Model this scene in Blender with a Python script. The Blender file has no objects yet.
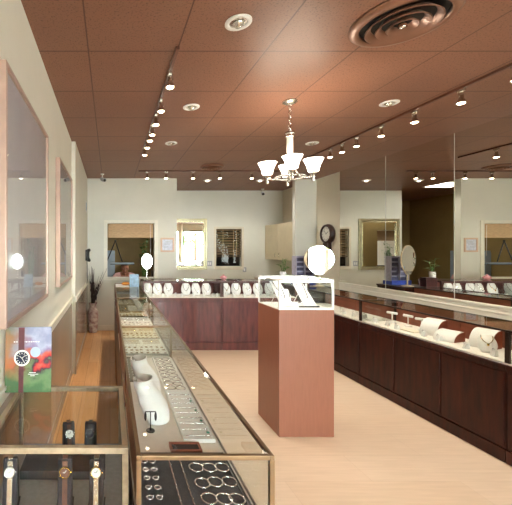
import bpy, bmesh, math, random
from mathutils import Vector, Matrix
random.seed(7)
PI = math.pi
S = bpy.context.scene
C = S.collection

# ------------------------------------------------------------------ materials
def srgb(r, g, b):
    f = lambda c: c/12.92 if c <= .04045 else ((c+.055)/1.055)**2.4
    return (f(r/255), f(g/255), f(b/255), 1)

def new_mat(name):
    m = bpy.data.materials.new(name); m.use_nodes = True
    nt = m.node_tree
    for n in list(nt.nodes): nt.nodes.remove(n)
    out = nt.nodes.new('ShaderNodeOutputMaterial')
    return m, nt, out

def pbr(name, col, rough=.5, metal=0, var=.06, scale=8, stretch=(1,1,1), bump=0, coat=0, spec=.5, col2=None, emit=None, estr=0):
    m, nt, out = new_mat(name)
    b = nt.nodes.new('ShaderNodeBsdfPrincipled'); nt.links.new(b.outputs[0], out.inputs[0])
    b.inputs['Roughness'].default_value = rough; b.inputs['Metallic'].default_value = metal
    b.inputs['Specular IOR Level'].default_value = spec
    b.inputs['Coat Weight'].default_value = coat; b.inputs['Coat Roughness'].default_value = .05
    tc = nt.nodes.new('ShaderNodeTexCoord'); mp = nt.nodes.new('ShaderNodeMapping')
    mp.inputs['Scale'].default_value = stretch
    nt.links.new(tc.outputs['Object'], mp.inputs[0])
    nz = nt.nodes.new('ShaderNodeTexNoise'); nz.inputs['Scale'].default_value = scale; nz.inputs['Detail'].default_value = 4
    nt.links.new(mp.outputs[0], nz.inputs['Vector'])
    rp = nt.nodes.new('ShaderNodeValToRGB')
    c2 = col2 or tuple(max(0, c*(1-2.2*var)) for c in col[:3])+(1,)
    c1 = col if col2 else tuple(min(1, c*(1+var)) for c in col[:3])+(1,)
    rp.color_ramp.elements[0].color = c2; rp.color_ramp.elements[0].position = .3
    rp.color_ramp.elements[1].color = c1; rp.color_ramp.elements[1].position = .7
    nt.links.new(nz.outputs[0], rp.inputs[0]); nt.links.new(rp.outputs[0], b.inputs['Base Color'])
    if bump:
        bp = nt.nodes.new('ShaderNodeBump'); bp.inputs['Strength'].default_value = bump; bp.inputs['Distance'].default_value = .01
        nt.links.new(nz.outputs[0], bp.inputs['Height']); nt.links.new(bp.outputs[0], b.inputs['Normal'])
    if emit:
        b.inputs['Emission Color'].default_value = emit; b.inputs['Emission Strength'].default_value = estr
    return m

def glass(name, tint=(1,1,1,1), base=.04, rough=.0):
    m, nt, out = new_mat(name)
    t = nt.nodes.new('ShaderNodeBsdfTransparent'); t.inputs[0].default_value = tint
    g = nt.nodes.new('ShaderNodeBsdfGlossy'); g.inputs['Roughness'].default_value = rough
    f = nt.nodes.new('ShaderNodeFresnel'); f.inputs[0].default_value = 1.5
    mx = nt.nodes.new('ShaderNodeMixShader')
    ge = nt.nodes.new('ShaderNodeNewGeometry')
    inv = math_node(nt, 'SUBTRACT', 1.0, ge.outputs['Backfacing'])
    nt.links.new(math_node(nt, 'MULTIPLY', f.outputs[0], inv), mx.inputs[0]); nt.links.new(t.outputs[0], mx.inputs[1]); nt.links.new(g.outputs[0], mx.inputs[2])
    nt.links.new(mx.outputs[0], out.inputs[0])
    return m

def emis(name, col, s):
    m, nt, out = new_mat(name)
    e = nt.nodes.new('ShaderNodeEmission'); e.inputs[0].default_value = col; e.inputs[1].default_value = s
    nt.links.new(e.outputs[0], out.inputs[0]); return m

def mirror_mat(name, col=(.86,.87,.84,1), rough=.0):
    m, nt, out = new_mat(name)
    g = nt.nodes.new('ShaderNodeBsdfGlossy'); g.inputs[0].default_value = col; g.inputs['Roughness'].default_value = rough
    nt.links.new(g.outputs[0], out.inputs[0]); return m

def math_node(nt, op, a, b=None):
    n = nt.nodes.new('ShaderNodeMath'); n.operation = op
    for i, v in enumerate((a, b)):
        if v is None: continue
        if isinstance(v, (int, float)): n.inputs[i].default_value = v
        else: nt.links.new(v, n.inputs[i])
    return n.outputs[0]

def ceiling_mat():
    m, nt, out = new_mat('brown_ceiling_tiles')
    b = nt.nodes.new('ShaderNodeBsdfPrincipled'); nt.links.new(b.outputs[0], out.inputs[0])
    tc = nt.nodes.new('ShaderNodeTexCoord'); sp = nt.nodes.new('ShaderNodeSeparateXYZ'); nt.links.new(tc.outputs['Object'], sp.inputs[0])
    def line(o, off, per, w):
        v = math_node(nt, 'ADD', o, -off + per*100)
        v = math_node(nt, 'MODULO', v, per)
        v = math_node(nt, 'SUBTRACT', v, per/2); v = math_node(nt, 'ABSOLUTE', v)
        return math_node(nt, 'GREATER_THAN', v, per/2 - w)
    lx = line(sp.outputs[0], .461, .6096, .005); ly = line(sp.outputs[1], 2.41, .616, .006)
    ln = math_node(nt, 'MAXIMUM', lx, ly)
    nz = nt.nodes.new('ShaderNodeTexNoise'); nz.inputs['Scale'].default_value = 90; nz.inputs['Detail'].default_value = 3
    nt.links.new(tc.outputs['Object'], nz.inputs['Vector'])
    n2 = nt.nodes.new('ShaderNodeTexNoise'); n2.inputs['Scale'].default_value = 1.1
    nt.links.new(tc.outputs['Object'], n2.inputs['Vector'])
    rp = nt.nodes.new('ShaderNodeValToRGB')
    rp.color_ramp.elements[0].position = .30; rp.color_ramp.elements[0].color = srgb(92,62,48)
    rp.color_ramp.elements[1].position = .45; rp.color_ramp.elements[1].color = srgb(140,98,78)
    nt.links.new(nz.outputs[0], rp.inputs[0])
    r2 = nt.nodes.new('ShaderNodeValToRGB')
    r2.color_ramp.elements[0].position = .35; r2.color_ramp.elements[0].color = (.86,.86,.88,1)
    r2.color_ramp.elements[1].position = .65; r2.color_ramp.elements[1].color = (1,1,1,1)
    nt.links.new(n2.outputs[0], r2.inputs[0])
    mu = nt.nodes.new('ShaderNodeMixRGB'); mu.blend_type = 'MULTIPLY'; mu.inputs[0].default_value = 1
    nt.links.new(rp.outputs[0], mu.inputs[1]); nt.links.new(r2.outputs[0], mu.inputs[2])
    mx = nt.nodes.new('ShaderNodeMixRGB'); mx.inputs[2].default_value = srgb(88,56,42)
    nt.links.new(ln, mx.inputs[0]); nt.links.new(mu.outputs[0], mx.inputs[1])
    nt.links.new(mx.outputs[0], b.inputs['Base Color'])
    b.inputs['Roughness'].default_value = .42; b.inputs['Specular IOR Level'].default_value = .35
    h = math_node(nt, 'SUBTRACT', math_node(nt, 'MULTIPLY', nz.outputs[0], .35), ln)
    bp = nt.nodes.new('ShaderNodeBump'); bp.inputs['Strength'].default_value = .35; bp.inputs['Distance'].default_value = .006
    nt.links.new(h, bp.inputs['Height']); nt.links.new(bp.outputs[0], b.inputs['Normal'])
    return m

def plank_mat(name, c1, c2, mortar, w=.12, l=1.1, rough=.3, ax='y'):
    m, nt, out = new_mat(name)
    b = nt.nodes.new('ShaderNodeBsdfPrincipled'); nt.links.new(b.outputs[0], out.inputs[0])
    tc = nt.nodes.new('ShaderNodeTexCoord'); mp = nt.nodes.new('ShaderNodeMapping')
    mp.inputs['Rotation'].default_value = (0, 0, PI/2 if ax == 'y' else 0)
    nt.links.new(tc.outputs['Object'], mp.inputs[0])
    br = nt.nodes.new('ShaderNodeTexBrick'); br.inputs['Scale'].default_value = 1
    br.inputs['Brick Width'].default_value = l; br.inputs['Row Height'].default_value = w; br.inputs['Mortar Size'].default_value = .0015
    br.inputs['Color1'].default_value = c1; br.inputs['Color2'].default_value = c2; br.inputs['Mortar'].default_value = mortar
    br.inputs['Bias'].default_value = 0
    nt.links.new(mp.outputs[0], br.inputs['Vector'])
    m2 = nt.nodes.new('ShaderNodeMapping'); m2.inputs['Scale'].default_value = (14,1.2,1) if ax == 'y' else (1.2,14,1)
    nt.links.new(tc.outputs['Object'], m2.inputs[0])
    nz = nt.nodes.new('ShaderNodeTexNoise'); nz.inputs['Scale'].default_value = 3; nz.inputs['Detail'].default_value = 6
    nt.links.new(m2.outputs[0], nz.inputs['Vector'])
    rp = nt.nodes.new('ShaderNodeValToRGB')
    rp.color_ramp.elements[0].position = .3; rp.color_ramp.elements[0].color = (.9,.89,.87,1)
    rp.color_ramp.elements[1].position = .7; rp.color_ramp.elements[1].color = (1,1,1,1)
    nt.links.new(nz.outputs[0], rp.inputs[0])
    mu = nt.nodes.new('ShaderNodeMixRGB'); mu.blend_type = 'MULTIPLY'; mu.inputs[0].default_value = 1
    nt.links.new(br.outputs[0], mu.inputs[1]); nt.links.new(rp.outputs[0], mu.inputs[2])
    nt.links.new(mu.outputs[0], b.inputs['Base Color'])
    b.inputs['Roughness'].default_value = rough; b.inputs['Specular IOR Level'].default_value = .5
    return m

def poster_mat():
    m, nt, out = new_mat('printed_poster')
    b = nt.nodes.new('ShaderNodeBsdfPrincipled'); nt.links.new(b.outputs[0], out.inputs[0])
    b.inputs['Roughness'].default_value = .25
    tc = nt.nodes.new('ShaderNodeTexCoord'); sp = nt.nodes.new('ShaderNodeSeparateXYZ'); nt.links.new(tc.outputs['Object'], sp.inputs[0])
    nz = nt.nodes.new('ShaderNodeTexNoise'); nz.inputs['Scale'].default_value = 11; nz.inputs['Detail'].default_value = 6
    nt.links.new(tc.outputs['Object'], nz.inputs['Vector'])
    h = math_node(nt, 'ADD', math_node(nt, 'MULTIPLY', sp.outputs[2], 3.5), math_node(nt, 'MULTIPLY', math_node(nt, 'SUBTRACT', nz.outputs[0], .5), 1.3))
    rp = nt.nodes.new('ShaderNodeValToRGB'); e = rp.color_ramp.elements
    e[0].position = 0; e[0].color = srgb(70,110,70)
    e[1].position = 1; e[1].color = srgb(140,146,176)
    for p, c in ((.18,(104,136,92)),(.30,(94,120,86)),(.38,(60,25,50)),(.46,(200,56,52)),(.56,(196,96,80)),(.64,(140,126,162)),(.8,(172,174,200))):
        q = e.new(p); q.color = srgb(*c)
    nt.links.new(h, rp.inputs[0])
    r2 = nt.nodes.new('ShaderNodeValToRGB'); e = r2.color_ramp.elements
    e[0].position = 0; e[0].color = srgb(75,105,70); e[1].position = 1; e[1].color = srgb(120,120,95)
    q = e.new(.45); q.color = srgb(170,110,70)
    nt.links.new(h, r2.inputs[0])
    mx = nt.nodes.new('ShaderNodeMixRGB')
    k = math_node(nt, 'ADD', math_node(nt, 'MULTIPLY', sp.outputs[0], 9), .85)
    k = math_node(nt, 'ADD', k, math_node(nt, 'MULTIPLY', math_node(nt, 'SUBTRACT', nz.outputs[0], .5), 1.2))
    k = math_node(nt, 'MINIMUM', math_node(nt, 'MAXIMUM', k, 0), 1)
    nt.links.new(k, mx.inputs[0]); nt.links.new(r2.outputs[0], mx.inputs[1]); nt.links.new(rp.outputs[0], mx.inputs[2])
    nt.links.new(mx.outputs[0], b.inputs['Base Color'])
    return m

M = {}
M['cream'] = pbr('cream_wall_paint', srgb(228,228,217), .55, var=.015, scale=3)
M['cream2'] = pbr('warm_beige_paint', srgb(224,217,197), .5, var=.015, scale=3)
M['left'] = pbr('pale_sage_cream_paint', srgb(228,227,214), .45, var=.015, scale=3)
M['wains'] = pbr('wainscot_grey_beige', srgb(186,172,158), .14, var=.03, scale=2)
M['rail'] = pbr('ivory_trim', srgb(240,237,224), .35, var=.02)
M['tan'] = pbr('tan_olive_paint', srgb(158,134,84), .6, var=.05, scale=3)
M['ceil'] = ceiling_mat()
M['floor'] = plank_mat('pale_beige_floor', srgb(222,200,178), srgb(218,194,170), srgb(206,182,158), .3, 1.2, .32, 'x')
M['plank'] = plank_mat('orange_oak_planks', srgb(238,186,134), srgb(230,172,116), srgb(170,116,74), .15, 1.4, .22)
M['wood_r'] = pbr('dark_cherry_wood', srgb(70,27,15), .42, var=.2, scale=5, stretch=(5,5,.6), col2=srgb(34,13,9), coat=.0, spec=.3)
M['wood_b'] = pbr('plum_mahogany_wood', srgb(122,62,58), .36, var=.2, scale=5, stretch=(4,4,.7), col2=srgb(74,36,38), coat=.15)
M['wood_bf'] = pbr('plum_wood_edges', srgb(92,60,58), .4, var=.1)
M['wood_l'] = pbr('dark_walnut_wood', srgb(62,34,24), .35, var=.2, scale=5, stretch=(5,5,.6), col2=srgb(38,20,14))
M['oak'] = pbr('pale_oak_frame', srgb(170,152,126), .38, var=.1, scale=6, stretch=(6,1,6))
M['bronze'] = pbr('brown_metal_edge', srgb(128,102,74), .32, metal=.6, var=.08)
M['dark_metal'] = pbr('dark_edge_metal', srgb(58,44,38), .35, metal=.5)
M['white_metal'] = pbr('white_enamel', srgb(240,240,238), .3, var=.01)
M['chrome'] = pbr('brushed_nickel', srgb(212,208,200), .22, metal=1, var=.03)
M['silver'] = pbr('polished_silver', srgb(225,225,228), .15, metal=1, var=.03)
M['gold'] = pbr('polished_gold', srgb(214,176,96), .2, metal=1, var=.05)
M['palegold'] = pbr('pale_gold_bead', srgb(206,196,160), .25, metal=.8, var=.05)
M['goldframe'] = pbr('antique_gold_frame', srgb(190,180,148), .3, metal=.6, var=.12, scale=30)
M['rose'] = pbr('rose_bronze_frame', srgb(190,162,148), .34, metal=.35, var=.05)
M['print'] = pbr('pale_grey_print', srgb(236,230,240), .08, var=.05, scale=2, coat=.5)
M['terra'] = pbr('terracotta_laminate', srgb(146,92,72), .36, var=.04, scale=6, stretch=(10,10,1))
M['deck'] = pbr('white_display_cloth', srgb(238,232,224), .8, var=.02, scale=40)
M['velvet_w'] = pbr('white_leatherette', srgb(242,240,238), .45, var=.015, scale=50)
M['velvet_c'] = pbr('cream_linen_pad', srgb(238,228,208), .8, var=.05, scale=60)
M['velvet_g'] = pbr('grey_velvet', srgb(128,124,112), .9, var=.08, scale=60)
M['velvet_k'] = pbr('black_velvet', srgb(34,34,44), .8, var=.2, scale=60)
M['black'] = pbr('black_plastic', srgb(24,23,23), .35, var=.1)
M['redwood'] = pbr('red_brown_block', srgb(146,74,48), .45, var=.1, scale=8)
M['blue'] = pbr('blue_plastic', srgb(62,84,186), .35, var=.06)
M['laven'] = pbr('lavender_card', srgb(190,188,212), .5, var=.08, scale=30)
M['slot'] = pbr('navy_pockets', srgb(74,72,104), .5, var=.2, scale=40)
M['bluecard'] = pbr('pale_blue_print', srgb(150,186,216), .4, var=.18, scale=22)
M['paper'] = pbr('white_paper', srgb(240,240,240), .6, var=.02)
M['orange'] = pbr('orange_leather', srgb(214,142,52), .5, var=.08)
M['pinkcloth'] = pbr('pink_cotton', srgb(232,188,182), .8, var=.06, scale=14)
M['skin'] = pbr('skin', srgb(186,122,92), .5, var=.05)
M['hair'] = pbr('dark_hair', srgb(42,28,22), .6, var=.2, scale=40)
M['eye'] = pbr('eye_white', srgb(225,220,212), .2, var=.02)
M['lips'] = pbr('lips', srgb(150,84,74), .5, var=.03)
M['leaf'] = pbr('green_leaf', srgb(92,138,58), .5, var=.3, scale=10)
M['leaf2'] = pbr('street_leaf', srgb(120,170,80), .6, var=.25, scale=4)
M['bark'] = pbr('bark', srgb(92,72,56), .9, var=.25, scale=20)
M['twig'] = pbr('dark_twig', srgb(66,48,44), .8, var=.25, scale=20)
M['bamboo'] = pbr('woven_bamboo_shade', srgb(204,172,132), .7, var=.12, scale=14, stretch=(1,1,12))
M['slat'] = pbr('brown_blind_slat', srgb(128,104,70), .5, var=.12)
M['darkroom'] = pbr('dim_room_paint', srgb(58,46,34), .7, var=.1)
M['vase'] = pbr('patterned_porcelain', srgb(244,238,232), .25, scale=13, col2=srgb(150,96,100))
M['dial'] = pbr('watch_dial_white', srgb(236,234,226), .25, var=.02)
M['navy'] = pbr('watch_dial_navy', srgb(34,40,62), .25, var=.1)
M['strapb'] = pbr('brown_leather_strap', srgb(96,52,34), .5, var=.15, scale=40)
M['strapk'] = pbr('maroon_strap', srgb(92,34,40), .5, var=.15, scale=40)
M['poster'] = poster_mat()
M['glass'] = glass('clear_glass', (.97,.985,.975,1))
M['shade_glass'] = pbr('frosted_white_glass', srgb(255,250,240), .4, var=.01, emit=(1,.93,.82,1), estr=5.5)
M['bulb'] = emis('warm_lamp', (1,.80,.55,1), 30)
M['strip'] = emis('cool_case_lamp', (.95,.97,1,1), 12)
M['strip_b'] = emis('bright_case_lamp', (.96,.97,1,1), 30)
M['strip_m'] = emis('plum_case_lamp', (.96,.97,1,1), 11)
M['panel'] = emis('ceiling_panel_lamp', (1,.98,.92,1), 10)
M['lens_lamp'] = emis('work_lamp', (1,.96,.88,1), 8)
M['mirror'] = mirror_mat('mirror_silvering', (.88,.88,.83,1))
M['mirror2'] = mirror_mat('vanity_mirror_silvering', (.95,.95,.95,1))
M['seam'] = pbr('mirror_seam_channel', srgb(205,205,200), .3, metal=.3, var=.02)
M['crystal'] = pbr('clear_acrylic_column', srgb(222,220,212), .12, metal=.4, var=.05)
M['pave'] = pbr('grey_pavement', srgb(160,156,150), .9, var=.1)
M['pinkbox'] = pbr('pink_ceramic', srgb(226,160,168), .35, var=.05)
M['jade'] = pbr('green_gem', srgb(60,130,110), .15, var=.1)
M['lampgrey'] = pbr('grey_blue_plastic', srgb(150,164,176), .4, var=.04)
M['wallbox'] = pbr('grey_plate', srgb(176,180,186), .4, var=.03)

M['velvet_gl'] = pbr('light_grey_felt', srgb(150,148,148), .9, var=.05, scale=60)
M['vent_paint'] = pbr('brown_vent_paint', srgb(138,98,78), .35, metal=.2, var=.06)
M['bulb_soft'] = emis('soft_downlight', (1,.92,.8,1), 5)
M['door_wood'] = pbr('reddish_back_panel', srgb(140,80,58), .4, var=.1, scale=5, stretch=(1,1,5))
M['track_brown'] = pbr('brown_track', srgb(96,58,42), .4, var=.05)
M['oakback'] = pbr('pale_wood_backing', srgb(222,206,170), .4, var=.05)
M['redwood_d'] = pbr('dark_red_box', srgb(70,26,24), .35, var=.1)
M['bluewhite'] = pbr('pale_blue_white', srgb(176,192,210), .3, var=.02)
M['pink_oak'] = pbr('pale_pink_oak', srgb(222,192,168), .4, var=.05)
M['twig_dark'] = pbr('dark_seed_heads', srgb(52,34,34), .8, var=.2)
M['cab'] = pbr('beige_cabinet_laminate', srgb(216,204,172), .4, var=.02)

# ------------------------------------------------------------------ mesh helpers
class MB:
    def __init__(s): s.b = bmesh.new()
    def box(s, x0, x1, y0, y1, z0, z1, mat=None):
        vs = [s.b.verts.new((x, y, z)) for z in (z0, z1) for y in (y0, y1) for x in (x0, x1)]
        for f in ((0,2,3,1),(4,5,7,6),(0,1,5,4),(2,6,7,3),(0,4,6,2),(1,3,7,5)):
            s.b.faces.new([vs[i] for i in f])
        if mat:
            for v in vs: v.co = mat @ v.co
        return s
    def rings(s, rings, cap=True, closed=False):
        rv = [[s.b.verts.new(p) for p in r] for r in rings]
        n = len(rv[0])
        m = len(rv)
        for i in range(m if closed else m-1):
            a, b = rv[i], rv[(i+1) % m]
            for k in range(n):
                s.b.faces.new((a[k], a[(k+1) % n], b[(k+1) % n], b[k]))
        if cap and not closed:
            s.b.faces.new(list(reversed(rv[0]))); s.b.faces.new(rv[-1])
        return s
    def tube(s, pts, r, seg=8, closed=False):
        pts = [Vector(p) for p in pts]; n = len(pts); rings = []
        rr = r if isinstance(r, (list, tuple)) else [r]*n
        up = None
        for i, p in enumerate(pts):
            if closed: t = pts[(i+1) % n]-pts[i-1]
            else: t = pts[min(i+1, n-1)]-pts[max(i-1, 0)]
            t.normalize()
            if up is None: up = Vector((0,0,1)) if abs(t.z) < .9 else Vector((1,0,0))
            u = (up - t*up.dot(t))
            if u.length < 1e-5: u = t.orthogonal()
            u.normalize(); up = u; v = t.cross(u)
            rings.append([p + (u*math.cos(2*PI*k/seg)+v*math.sin(2*PI*k/seg))*rr[i] for k in range(seg)])
        return s.rings(rings, True, closed)
    def lathe(s, prof, c=(0,0,0), seg=24, mat=None):
        rings = []
        for r, z in prof:
            ring = [Vector((c[0]+max(r, 1e-4)*math.cos(2*PI*k/seg), c[1]+max(r, 1e-4)*math.sin(2*PI*k/seg), c[2]+z)) for k in range(seg)]
            if mat: ring = [mat @ p for p in ring]
            rings.append(ring)
        hollow = prof[0][0] > .002 and prof[-1][0] > .002
        return s.rings(rings, True, hollow)
    def ell(s, c, rx, ry, rz, seg=16, n=10, mat=None):
        pr = []
        for i in range(n+1):
            a = -PI/2 + PI*i/n
            ring = [Vector((max(math.cos(a), 1e-3)*rx*math.cos(2*PI*k/seg), max(math.cos(a), 1e-3)*ry*math.sin(2*PI*k/seg), rz*math.sin(a))) for k in range(seg)]
            if mat: ring = [mat @ p for p in ring]
            pr.append([p + Vector(c) for p in ring])
        return s.rings(pr)
    def torus(s, c, R, r, seg=20, sg=6, mat=None, ry=None):
        pts = [Vector((R*math.cos(2*PI*k/seg), (ry or R)*math.sin(2*PI*k/seg), 0)) for k in range(seg)]
        if mat: pts = [mat @ p for p in pts]
        return s.tube([p+Vector(c) for p in pts], r, sg, True)
    def prism(s, pts, f, d):
        """pts 2-D outline, f maps (u,v)->Vector, d thickness vector"""
        d = Vector(d)
        return s.rings([[f(*p) for p in pts], [f(*p)+d for p in pts]])

def obj(name, mb, mat, parent=None, smooth=False, bevel=0, sub=0):
    bmesh.ops.recalc_face_normals(mb.b, faces=mb.b.faces)
    me = bpy.data.meshes.new(name); mb.b.to_mesh(me); mb.b.free()
    if smooth:
        for p in me.polygons: p.use_smooth = True
    me.materials.append(M[mat] if isinstance(mat, str) else mat)
    o = bpy.data.objects.new(name, me); C.objects.link(o)
    if parent: o.parent = parent
    if bevel:
        b = o.modifiers.new('bevel', 'BEVEL'); b.width = bevel; b.segments = 2; b.limit_method = 'ANGLE'
    if smooth and not sub:
        try:
            md = o.modifiers.new('wn', 'WEIGHTED_NORMAL')
        except Exception: pass
    if sub:
        m = o.modifiers.new('sub', 'SUBSURF'); m.levels = sub; m.render_levels = sub
    return o

def thing(name, label, cat, loc=(0,0,0), rot=0, group=None):
    o = bpy.data.objects.new(name, None); C.objects.link(o); o.empty_display_size = .05
    o.location = loc; o.rotation_euler = (0, 0, rot); o['label'] = label; o['category'] = cat
    if group: o['group'] = group
    return o

def tag(o, label, cat, group=None, loc=None, rot=None, kind=None):
    o['label'] = label; o['category'] = cat
    if group: o['group'] = group
    if kind: o['kind'] = kind
    if loc: o.location = loc
    if rot is not None: o.rotation_euler = (0, 0, rot) if isinstance(rot, (int, float)) else rot
    return o

def struct(name, mb, mat, bevel=0):
    o = obj(name, mb, mat, None, False, bevel); o['kind'] = 'structure'; return o

def dup(root, loc, rot=0, label=None, group=None):
    r = root.copy(); C.objects.link(r); r.location = loc
    r.rotation_euler = (0, 0, rot) if isinstance(rot, (int, float)) else rot
    if label: r['label'] = label
    if group: r['group'] = group
    for ch in list(root.children):
        c = ch.copy(); C.objects.link(c); c.parent = r
        for g in list(ch.children):
            d = g.copy(); C.objects.link(d); d.parent = c
    return r

def many(root, spots, labels, group):
    """spots: (x,y,z,rot); labels: a list, or one shared label"""
    out = []
    for i, (x, y, z, r) in enumerate(spots):
        lb = labels[i] if isinstance(labels, (list, tuple)) else labels
        if i == 0:
            root.location = (x, y, z); root.rotation_euler = (0, 0, r); root['label'] = lb; root['group'] = group; out.append(root)
        else: out.append(dup(root, (x, y, z), r, lb, group))
    return out

def lamp(name, kind, loc, energy, col=(1,1,1), size=.05, rot=(0,0,0), spot=None, blend=.6):
    l = bpy.data.lights.new(name, kind); l.energy = energy; l.color = col
    if kind == 'AREA': l.shape = 'RECTANGLE'; l.size, l.size_y = size if isinstance(size, tuple) else (size, size)
    else: l.shadow_soft_size = size
    if spot: l.spot_size = spot; l.spot_blend = blend
    o = bpy.data.objects.new(name, l); C.objects.link(o); o.location = loc; o.rotation_euler = rot
    return o

# ------------------------------------------------------------------ measures
F = 350; HZ = 2.955; XL = -.488; XP = -.44; XR = 4.07
YF = -3.5; YP = 6.81; YB = 8.25; YO = 10.0

# ------------------------------------------------------------------ setting
struct('floor', MB().box(.2, 4.25, YF-.15, YO+.1, -.06, 0), 'floor')
struct('floor_aisle', MB().box(XL-.15, .2, YF-.15, YO+.1, -.06, 0), 'plank')
struct('ceiling', MB().box(XL-.15, 4.25, YF-.15, YO+.1, HZ, HZ+.08), 'ceil')
struct('wall_left', MB().box(XL-.15, XL, YF-.15, 4.45, 0, HZ), 'left')
struct('wall_pilaster', MB().box(XL-.15, XP, 4.45, YP+.14, 0, HZ), 'left')
struct('wall_wainscot', MB().box(XL, XL+.006, YF, 4.45, .1, .915).box(XP, XP+.006, 4.452, YP, .1, .915), 'wains')
struct('trim_chair_rail', MB().box(XL, XL+.016, YF, 4.45, .915, .975).box(XL, XL+.022, YF, 4.45, .965, .98)
       .box(XP, XP+.016, 4.43, YP, .915, .975).box(XP, XP+.022, 4.43, YP, .965, .98), 'rail')
struct('baseboard_left', MB().box(XL, XL+.014, YF, 4.45, 0, .1).box(XP, XP+.014, 4.43, YP, 0, .1), 'wains')
# rear partition with the office window
WX0, WX1, WZ0, WZ1 = -.05, .86, 1.03, 2.08
PX1 = 1.30
struct('wall_partition', MB().box(XP, WX0, YP, YP+.14, 0, HZ).box(WX1, PX1, YP, YP+.14, 0, HZ)
       .box(WX0, WX1, YP, YP+.14, 0, WZ0).box(WX0, WX1, YP, YP+.14, WZ1, HZ), 'cream')
struct('baseboard_partition', MB().box(XP+.02, PX1, YP-.014, YP, 0, .1), 'rail')
w = struct('window_1', MB().box(WX0-.07, WX0, YP-.02, YP+.02, WZ0-.05, WZ1+.06).box(WX1, WX1+.07, YP-.02, YP+.02, WZ0-.05, WZ1+.06)
       .box(WX0, WX1, YP-.02, YP+.02, WZ1, WZ1+.06).box(WX0-.07, WX1+.07, YP-.035, YP+.02, WZ0-.05, WZ0), 'rail', .003)
# office behind
struct('wall_office', MB().box(XP-.1, XP, YP+.14, YO, 0, HZ).box(XP-.1, 1.25, YO, YO+.1, 0, HZ)
       .box(1.15, 1.25, YB+.12, YO, 0, HZ), 'tan')
struct('wall_office_lining', MB().box(XP, WX0, YP+.14, YP+.146, 0, HZ).box(WX1, PX1, YP+.14, YP+.146, 0, HZ)
       .box(WX0, WX1, YP+.14, YP+.146, 0, WZ0).box(WX0, WX1, YP+.14, YP+.146, WZ1, HZ), 'tan')
# back wall with small window
BX0, BX1, BZ0, BZ1 = 2.50, 3.10, 1.17, 2.05
struct('wall_back', MB().box(1.25, BX0, YB, YB+.12, 0, HZ).box(BX1, 4.25, YB, YB+.12, 0, HZ)
       .box(BX0, BX1, YB, YB+.12, 0, BZ0).box(BX0, BX1, YB, YB+.12, BZ1, HZ), 'cream')
w = struct('window_2', MB().box(BX0-.05, BX0, YB-.015, YB+.02, BZ0-.08, BZ1+.05).box(BX1, BX1+.05, YB-.015, YB+.02, BZ0-.08, BZ1+.05)
       .box(BX0, BX1, YB-.015, YB+.02, BZ1, BZ1+.05).box(BX0, BX1, YB-.02, YB+.02, BZ0-.08, BZ0), 'cream2', .003)
obj('window_pane', MB().box(BX0, BX1, YB+.095, YB+.101, BZ0, BZ1), 'glass', w)
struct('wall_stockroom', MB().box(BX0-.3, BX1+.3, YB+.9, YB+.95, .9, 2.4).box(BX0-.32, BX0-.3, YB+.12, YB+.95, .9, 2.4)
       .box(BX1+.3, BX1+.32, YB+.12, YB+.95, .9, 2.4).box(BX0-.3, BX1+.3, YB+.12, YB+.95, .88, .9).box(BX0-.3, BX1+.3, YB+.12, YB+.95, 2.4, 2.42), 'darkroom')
# right wall: below and beyond the mirrors
struct('wall_right', MB().box(XR, 4.25, YF, YB, 0, HZ), 'cream2')
struct('wall_return', MB().box(3.65, XR, 6.9, 7.0, 0, HZ), 'cream')
struct('trim_ledge', MB().box(XR-.02, XR, -3.2, 6.19, .84, .98).box(XR-.035, XR, -3.2, 6.19, .98, 1.0).box(XR-.028, XR, -3.2, 6.19, .915, .93)
       .box(XR-.026, XR, -3.2, 6.19, .955, .962), 'rail', .003)
struct('baseboard_right', MB().box(XR-.014, XR, YF, 6.9, 0, .1), 'rail')
struct('baseboard_back', MB().box(1.27, 3.35, YB-.014, YB, 0, .1), 'rail')
# shop front behind the camera
FWX = [(-.2, 1.05), (1.2, 2.45), (2.6, 3.95)]
mb = MB().box(XL-.15, 4.25, YF-.12, YF, 2.6, HZ)
mb.box(XL-.15, -.2, YF-.12, YF, 0, 2.6).box(1.05, 1.2, YF-.12, YF, 0, 2.6).box(2.45, 2.6, YF-.12, YF, 0, 2.6).box(3.95, 4.25, YF-.12, YF, 0, 2.6)
mb.box(-.2, 1.05, YF-.12, YF, 0, .45).box(2.6, 3.95, YF-.12, YF, 0, .45)
struct('wall_front', mb, 'cream2')
for k, (a, b) in enumerate(FWX):
    z0 = .45 if k != 1 else .0
    if k == 1:
        w = struct('door_1', MB().box(a, a+.07, YF-.08, YF-.03, z0, 2.6).box(b-.07, b, YF-.08, YF-.03, z0, 2.6).box(a+.07, b-.07, YF-.08, YF-.03, 2.53, 2.6)
               .box(a+.07, b-.07, YF-.08, YF-.03, z0, .12).box(a+.07, b-.07, YF-.08, YF-.03, 2.1, 2.15), 'dark_metal')
        obj('door_handle', MB().tube([(b-.12,YF-.03,.95),(b-.12,YF+.02,.95),(b-.12,YF+.02,1.2),(b-.12,YF-.03,1.2)], .012), 'chrome', w)
    else:
        w = struct('window_%d' % (3 if k == 0 else 4), MB().box(a, a+.05, YF-.08, YF-.03, z0, 2.6).box(b-.05, b, YF-.08, YF-.03, z0, 2.6).box(a+.05, b-.05, YF-.08, YF-.03, 2.55, 2.6)
               .box(a+.05, b-.05, YF-.08, YF-.03, z0, z0+.05), 'dark_metal')
    obj('window_pane', MB().box(a+.05, b-.05, YF-.058, YF-.052, z0+.05, 2.55), 'glass', w)
struct('ground', MB().box(-14, 18, -24, YF-.15, -.12, -.06), 'pave')

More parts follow.
